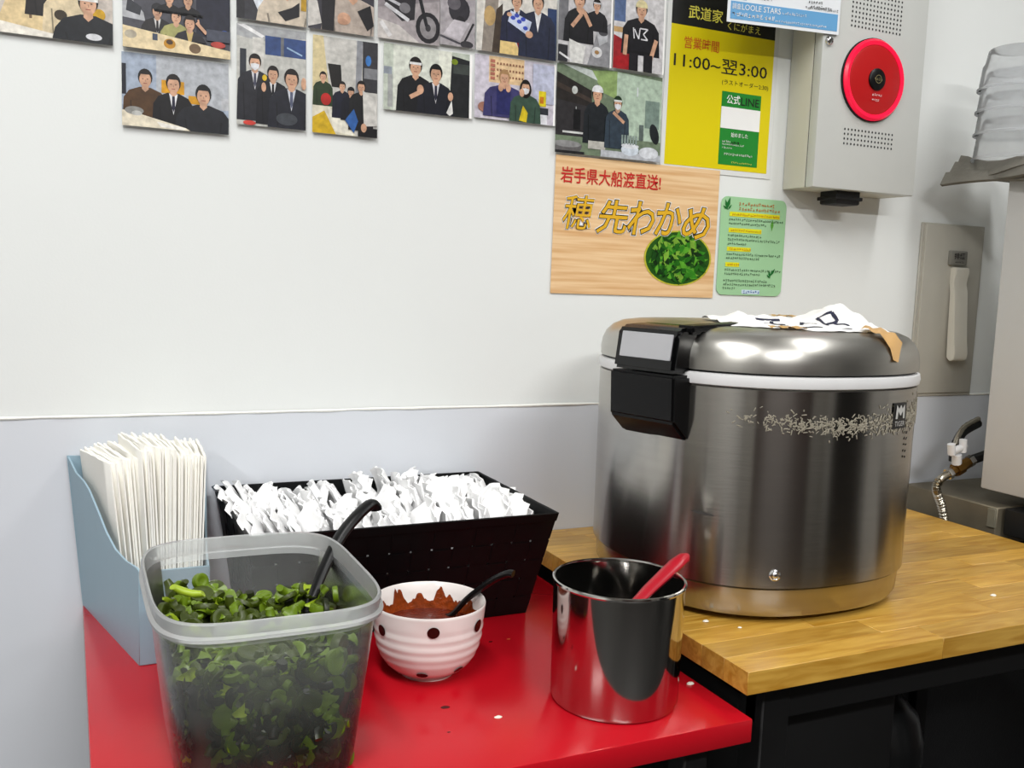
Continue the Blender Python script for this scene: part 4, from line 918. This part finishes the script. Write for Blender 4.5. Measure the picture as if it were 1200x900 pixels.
bars([(px_(.26), px_(.80), pz_(.085), .0058), (px_(.26), px_(.86), pz_(.135), .0058)], c_or, 'title_print')
bars([(px_(.16), px_(.88), pz_(.19), .0042), (px_(.16), px_(.6), pz_(.352), .0042), (px_(.15), px_(.46), pz_(.543), .0042), (px_(.14), px_(.30), pz_(.703), .0042)], c_or, 'heading_print')
bars([(px_(.12), px_(.93), pz_(.242), .0044), (px_(.12), px_(.70), pz_(.285), .0044), (px_(.12), px_(.62), pz_(.405), .0044), (px_(.12), px_(.92), pz_(.447), .0044), (px_(.12), px_(.38), pz_(.488), .0044), (px_(.11), px_(.92), pz_(.595), .0044), (px_(.11), px_(.6), pz_(.635), .0044), (px_(.10), px_(.96), pz_(.755), .0044), (px_(.10), px_(.64), pz_(.795), .0044), (px_(.09), px_(.76), pz_(.865), .0044), (px_(.09), px_(.88), pz_(.905), .0044), (px_(.09), px_(.26), pz_(.945), .0044)], flat('ink_dark', (30, 52, 36)), 'small_print')
b = MB(); z = pz_(.985); b.add([(px_(.38), ly, z), (px_(.66), ly, z), (px_(.66), ly, z + .007), (px_(.38), ly, z + .007)], [[0, 1, 2, 3]]); b.build('maker_patch', flat('patch_blue', (206, 226, 236)), t, smooth=False)
bars([(px_(.40), px_(.64), pz_(.98), .005)], flat('ink_blue', (30, 90, 170)), 'maker_print')
p = Pr(136, 161.5)
for u, v, an, l in ((10, 148, 1.9, 9), (14, 150, 1.3, 11), (8, 143, 2.6, 6), (17, 144, .9, 6), (107, 119, 1.55, 10), (108, 37, 1.9, 7), (114, 40, .9, 9), (106, 33, 2.4, 5)):
    wd = l * .3; p.poly((34, 120, 52) if u < 100 or u != 107 else (96, 170, 60), (u - l * math.cos(an), v - l * math.sin(an)), (u - wd * math.sin(an), v + wd * math.cos(an)), (u + l * math.cos(an), v + l * math.sin(an)), (u + wd * math.sin(an), v - wd * math.cos(an)))
p.mesh_into(.9757, 1.171, ly - .0002, M=M_PAPERPRINT, name='leaf_print', parent=t)

# ------------------------------------------------------------------ fire alarm box
m_box = mat('alarm_enamel', (202, 204, 200), .42, var=.02, bump=.05); m_boxs = mat('alarm_enamel_side', (206, 204, 190), .45, var=.02)
AX0, AX1, AZ, AY = 1.1, 1.325, 1.351, -.075
t = thing('alarm_box', 'grey metal fire alarm cabinet with round red lamp', 'alarm', (1.21, -.037, AZ))
MB().box(AX0, AX1, AY + .020, -.002, AZ, 1.86, .002, 2).build('cabinet', m_boxs, t)
MB().box(AX0 + .0015, AX1 - .0015, AY + .0185, AY + .0205, AZ + .0015, 1.858).build('seam', m_blackm, t)
dr = MB().box(AX0, AX1, AY, AY + .019, AZ, 1.86, .0025, 2).build('door', m_box, t)
m_hole = mat('grille_hole', (40, 41, 42), .7)
def grille(x0, x1, nx, z0, z1, nz, nm):
    b = MB()
    for i in range(nx):
        for j in range(nz):
            x, z = x0 + (x1 - x0) * i / (nx - 1), z0 + (z1 - z0) * j / (nz - 1)
            b.add([(x + .0017 * math.cos(q * PI / 4), AY - .0003, z + .002 * math.sin(q * PI / 4)) for q in range(8)], [list(range(8))])
    tag(b.build(nm, m_hole, dr, smooth=False), 'rows of small dark punched holes')
grille(1.159, 1.264, 15, 1.4255, 1.4485, 4, 'lower_grille'); grille(1.157, 1.263, 15, 1.6122, 1.70, 13, 'upper_grille')
def ydisc(prof, cx, cz, y, n=48, **k):
    b = MB(); b.loft([[(cx + r * math.cos(2 * PI * i / n), y - h, cz + r * math.sin(2 * PI * i / n)) for i in range(n)] for r, h in prof], True, True); return b
LXc, LZc = 1.2092, 1.5312
lp = ydisc([(.067, 0), (.067, .004), (.064, .004)], LXc, LZc, AY).build('lamp_bezel', m_blackm, t)
ydisc([(.0655, .001), (.0655, .006), (.062, .010), (.056, .0085), (.055, .004)], LXc, LZc, AY).build('lit_ring', mat('lit_red_ring', (225, 20, 60), .3, emit=(235, 14, 60), estr=.55), lp)
ydisc([(.056, .004), (.0555, .0075), (.05, .009), (.02, .0105), (.002, .011)], LXc, LZc, AY).build('red_lens', mat('red_lens', (186, 26, 28), .3), lp)
ydisc([(.0175, .009), (.0175, .013), (.015, .0145), (.002, .015)], LXc, LZc, AY, 28).build('push_button', m_black, lp)
b = MB()
for q in range(16):
    a, c_ = 2 * PI * q / 16, 2 * PI * (q + 1) / 16
    b.add([(LXc + r * math.cos(x), AY - .0153, LZc + r * math.sin(x)) for r, x in ((.006, a), (.006, c_), (.0068, c_), (.0068, a))], [[0, 1, 2, 3]])
pseudo(b, LXc - .009, LXc + .009, LZc - .0025, .0045, AY - .0154); b.build('button_mark', flat('mark_gold', (150, 140, 96)), lp, smooth=False)
b = MB(); pseudo(b, LXc - .008, LXc + .011, LZc - .0265, .0042, AY - .0118); pseudo(b, LXc - .008, LXc + .008, LZc - .035, .0042, AY - .0118); b.build('small_print', c_wht, lp, smooth=False)
ydisc([(.0075, 0), (.0075, .002), (.006, .005), (.004, .006), (.001, .0062)], 1.1115, 1.5815, AY, 24).build('door_knob', m_chrome, t)
MB().box(1.166, 1.219, -.06, -.02, 1.329, 1.353, .003, 2).box(1.163, 1.222, -.063, -.017, 1.336, 1.342, .001).build('cable_gland', m_blackm, t)

t = thing('notice_sheet', 'white notice sheet with a blue band fixed over the alarm cabinet', 'notice', (1.02, -.08, 1.58))
def tilted(x, z): return z + (x - .907) * .046
def tsheet(x0, x1, d0, d1, y, M, nm, th=.0006):
    b = MB(); zb = 1.5818; b.prism([(x0, y, tilted(x0, zb + d0)), (x1, y, tilted(x1, zb + d0)), (x1, y, tilted(x1, zb + d1)), (x0, y, tilted(x0, zb + d1))], (0, th, 0)); return b.build(nm, M, t, smooth=False)
tsheet(.907, 1.127, 0, .297, -.0795, flat('notice_white', (236, 240, 244), .3), 'sheet')
tsheet(.9125, 1.1225, .005, .031, -.0800, flat('notice_blue', (104, 166, 214)), 'blue_band')
mp3 = lambda dx, dz: (lambda u, v: (dx + u, -.0805, tilted(dx + u, 1.5818 + dz + v)))
text('LOOLE STARS', c_wht, t, 0, 0, 0, width=.074, height=.0085, map3=mp3(.933, .0195)); text('調査', c_wht, t, 0, 0, 0, width=.016, height=.0085, map3=mp3(.915, .0195))
b = MB()
for x0, x1, dz, h in ((.915, .995, .0085, .0075), (1.01, 1.055, .020, .0045), (.997, 1.1, .0075, .004)):
    n0 = len(b.v); pseudo(b, x0, x1, 0, h, -.0805); b.v[n0:] = [(v[0], v[1], tilted(v[0], 1.5818 + dz + v[2])) for v in b.v[n0:]]
b.build('band_print', c_wht, t, smooth=False)
b = MB()
for x0, x1, dz, h in ((.945, .985, .037, .0055), (1.06, 1.085, .042, .005), (1.065, 1.105, .035, .005), (1.055, 1.12, .0335, .004), (.93, .99, .06, .005)):
    n0 = len(b.v); pseudo(b, x0, x1, 0, h, -.0805); b.v[n0:] = [(v[0], v[1], tilted(v[0], 1.5818 + dz + v[2])) for v in b.v[n0:]]
tag(b.build('notice_print', c_blk, t, smooth=False), kind='stuff')
tsheet(.9125, .941, .034, .045, -.0800, flat('notice_blue', (104, 166, 214)), 'blue_tag')

# ------------------------------------------------------------------ lever plate
m_plate = mat('plate_grey', (186, 183, 172), .45, var=.04); m_lever = mat('lever_cream', (218, 215, 203), .4)
t = thing('vent_lever', 'tall grey wall plate with cream vent lever beside the rice cooker', 'lever', (1.51, 0, .998))
MB().box(1.4375, 1.587, -.009, -.002, .998, 1.312, .0015, 2).build('plate', m_plate, t)
MB().box(1.43, 1.594, -.005, -.001, .992, 1.316, .001).build('plate_frame', m_plate, t)
lb_ = MB().box(1.497, 1.541, -.016, -.008, 1.24, 1.267, .002, 2).build('name_plate', mat('name_plate_grey', (128, 127, 120), .5), t)
text('排煙', flat('ink_plate', (14, 14, 14)), lb_, 1.505, 1.251, -.0168, width=.028, height=.012, off=.01)
b = MB(); pseudo(b, 1.508, 1.53, 1.2435, .004, -.0168); b.build('small_print', flat('ink_plate', (14, 14, 14)), lb_, smooth=False)
prof_ = [(-.008, 1.236), (-.020, 1.236), (-.022, 1.228), (-.018, 1.205), (-.022, 1.19), (-.030, 1.10), (-.034, 1.075), (-.032, 1.064), (-.024, 1.060), (-.016, 1.066), (-.014, 1.10), (-.011, 1.19), (-.008, 1.21)]
b = bmesh.new(); vs = [[b.verts.new((x, y, z)) for y, z in prof_] for x in (1.507, 1.543)]
n = len(prof_); b.faces.new(vs[0]); b.faces.new(vs[1][::-1])
for i in range(n): b.faces.new((vs[0][(i + 1) % n], vs[0][i], vs[1][i], vs[1][(i + 1) % n]))
bmesh.ops.recalc_face_normals(b, faces=b.faces); bmesh.ops.bevel(b, geom=b.edges[:], offset=.0012, segments=2, affect='EDGES')
MB().bm(b).build('lever_handle', m_lever, t)

# ------------------------------------------------------------------ right side: cabinet, metal base, hose, cloth, cups
m_cab = mat('cabinet_grey', (204, 203, 200), .4, var=.02)
t = thing('machine_cabinet', 'tall grey metal appliance cabinet at the right edge', 'cabinet', (1.72, -.45, .825))
MB().box(1.45, 2.0, -.75, -.16, .850, 1.394, .003, 2).build('body', m_cab, t)
MB().box(1.47, 1.98, -.77, -.752, .87, 1.37, .004, 2).build('door', m_cab, t)
for x in (1.49, 1.93):
    for y in (-.24, -.70): MB().lathe([(.018, .826), (.018, .85)], x, y, 16, True, True).build('foot', m_blackm, t)
m_galv = mat('grimy_steel', (124, 116, 98), .5, .4, var=.35, scale=18)
t = thing('metal_counter', 'grimy low metal counter under the grey appliance cabinet', 'counter', (1.72, -.4, 0))
MB().box(1.44, 2.05, -.205, -.005, .76, .825, .002).build('rear_shelf', m_galv, t)
MB().box(1.452, 2.05, -.80, -.21, .78, .8255, .002).build('counter_top', mat('counter_dark', (26, 25, 24), .5), t)
MB().box(1.43, 2.05, -.03, -.012, .02, .755, .002).build('back_panel', mat('shade_board', (28, 29, 31), .7), t)  # dark sheet added before the lit wall in place of shade
MB().box(1.436, 1.4405, -.205, -.19, .79, .822, .0005).build('sticker', mat('sticker', (120, 116, 100), .6), t)
for x in (1.47, 2.0):
    for y in (-.76, -.05): MB().box(x, x + .03, y, y + .03, 0, .76, .002).build('leg', m_blackm, t)
t = thing('gas_hose', 'corrugated steel hose with brass valve and white wing handle', 'hose', (1.42, -.115, .76))
m_corr = mat('corrugated_steel', (176, 170, 156), .25, 1); m_brass = mat('dull_brass', (120, 88, 40), .4, .9, var=.3)
path = spline([(1.428, -.115, .755), (1.424, -.115, .778), (1.4125, -.115, .809), (1.3985, -.115, .834), (1.3955, -.115, .848), (1.405, -.115, .859), (1.42, -.115, .866)], 9)
fine = []
for a, c_ in zip(path, path[1:]):
    for q in range(3): fine.append(a + (c_ - a) * q / 3)
n = len(fine); MB().tube(fine, [(.0068 + (.0014 * math.cos(i * 1.35) if i < n * .78 else .0006)) for i in range(n)], 12, up=(0, 1, 0)).build('hose', m_corr, t)
v = MB(); v.tube([(1.420, -.115, .866), (1.428, -.115, .869)], .0105, 6, up=(0, 1, 0)); v.build('hose_nut', m_chrome, t)
va = MB().tube([(1.428, -.115, .8685), (1.438, -.115, .873), (1.4385, -.115, .873), (1.454, -.115, .8795), (1.4545, -.115, .8795), (1.47, -.115, .886)], [.009, .009, .0125, .0125, .010, .010], 8, up=(0, 1, 0)).build('valve_body', m_brass, t)
MB().tube([(1.470, -.115, .886), (1.480, -.115, .890)], .0105, 6, up=(0, 1, 0)).build('rear_nut', m_chrome, t)
MB().tube([(1.48, -.115, .89), (1.55, -.115, .905)], .009, 8, up=(0, 1, 0)).build('rear_pipe', m_blackm, t)
wb = MB().tube([(1.441, -.115, .884), (1.437, -.117, .902)], .0085, 10, up=(0, 1, 0)).build('handle_stem', m_white, va)
MB().tube([(1.418, -.118, .905), (1.426, -.118, .909), (1.448, -.118, .914), (1.456, -.118, .918)], [.006, .007, .007, .006], 10, up=(0, 1, 0), flat=.8).build('handle_bar', m_white, va)
MB().tube([(1.4225, -.118, .903), (1.418, -.119, .922)], .0068, 10, up=(0, 1, 0)).build('handle_wing', m_white, va); MB().tube([(1.450, -.118, .906), (1.4475, -.119, .929)], .0068, 10, up=(0, 1, 0)).build('handle_wing', m_white, va)
pts = spline([(1.451, -.10, .886), (1.456, -.095, .905), (1.47, -.09, .924), (1.49, -.085, .938), (1.53, -.08, .95)], 6)
MB().tube(pts, .0085, 10, up=(0, 1, 0)).build('rubber_hose', m_blackm, t)
pts2 = [p_ + Vector((-.004, -.004, .009)) for p_ in pts]; MB().tube(pts2[6:], [.0045 + .0006 * (i % 2) for i in range(len(pts2) - 6)], 10, up=(0, 1, 0)).build('thin_hose', m_corr, t)

m_cloth = mat('grey_cloth', (118, 115, 106), .85, var=.25, scale=25, bump=.5, bscale=120)
t = thing('folded_cloth', 'folded grey brown cloth hanging over the top edge of the grey cabinet', 'cloth', (1.5, -.25, 1.394))
for k_ in range(3):
    b = MB(); loops = []; rc = random.Random(k_ + 30)
    for i in range(25):
        q = i / 24; y = -.055 - q * .40; xl = 1.408 + .012 * math.sin(q * 7 + k_) + .012 * k_ + (.02 * q if k_ == 0 else 0); sag = .004 * math.sin(q * 9 + 2 * k_)
        z0 = 1.3955 + .0085 * k_; up_ = .012 * math.exp(-((q - .0) / .1) ** 2) * (k_ > 0) + .004 * math.sin(q * 13 + k_) * (k_ == 2)
        P = [(1.60, z0), (1.47, z0), (xl + .030, z0 - .001), (xl + .006, z0 - .020 + sag + up_), (xl, z0 - .017 + sag + up_), (xl + .012, z0 + .0055 + up_), (1.47, z0 + .0075), (1.60, z0 + .0072)]
        loops.append([(x, y + .02 * (x - 1.4), z) for x, z in P])
    b.loft(loops, True, True); b.build('fold_layer', m_cloth, t, ang=50)
m_cup = plastic_mat('clear_cup', (246, 248, 250), .60, .15, .75, 1.12)
for k_ in range(4):
    zb = 1.4195 + .0375 * k_ - (.004 if k_ == 0 else 0); cx_, cy_ = 1.468, -.15
    t = thing('plastic_cup', ('clear plastic cup upside down at the bottom of the stack', 'second clear cup from the bottom of the upturned stack', 'third clear cup from the bottom of the upturned stack', 'topmost clear plastic cup of the upturned stack')[k_], 'cup', (cx_, cy_, zb), 'upturned cups on the grey cabinet')
    MB().lathe([(.0655, zb + .004), (.0635, zb + .0045), (.060, zb + .04), (.0565, zb + .046), (.0525, zb + .066), (.050, zb + .069), (.046, zb + .0695), (.02, zb + .069)], cx_, cy_, 48, False, True).build('wall', m_cup, t)
    MB().lathe([(.0635, zb + .0045), (.0645, zb + .0055), (.0662, zb + .004), (.0664, zb + .001), (.065, zb), (.0645, zb + .001), (.0635, zb + .0045)], cx_, cy_, 48).build('rim', m_cup, t)
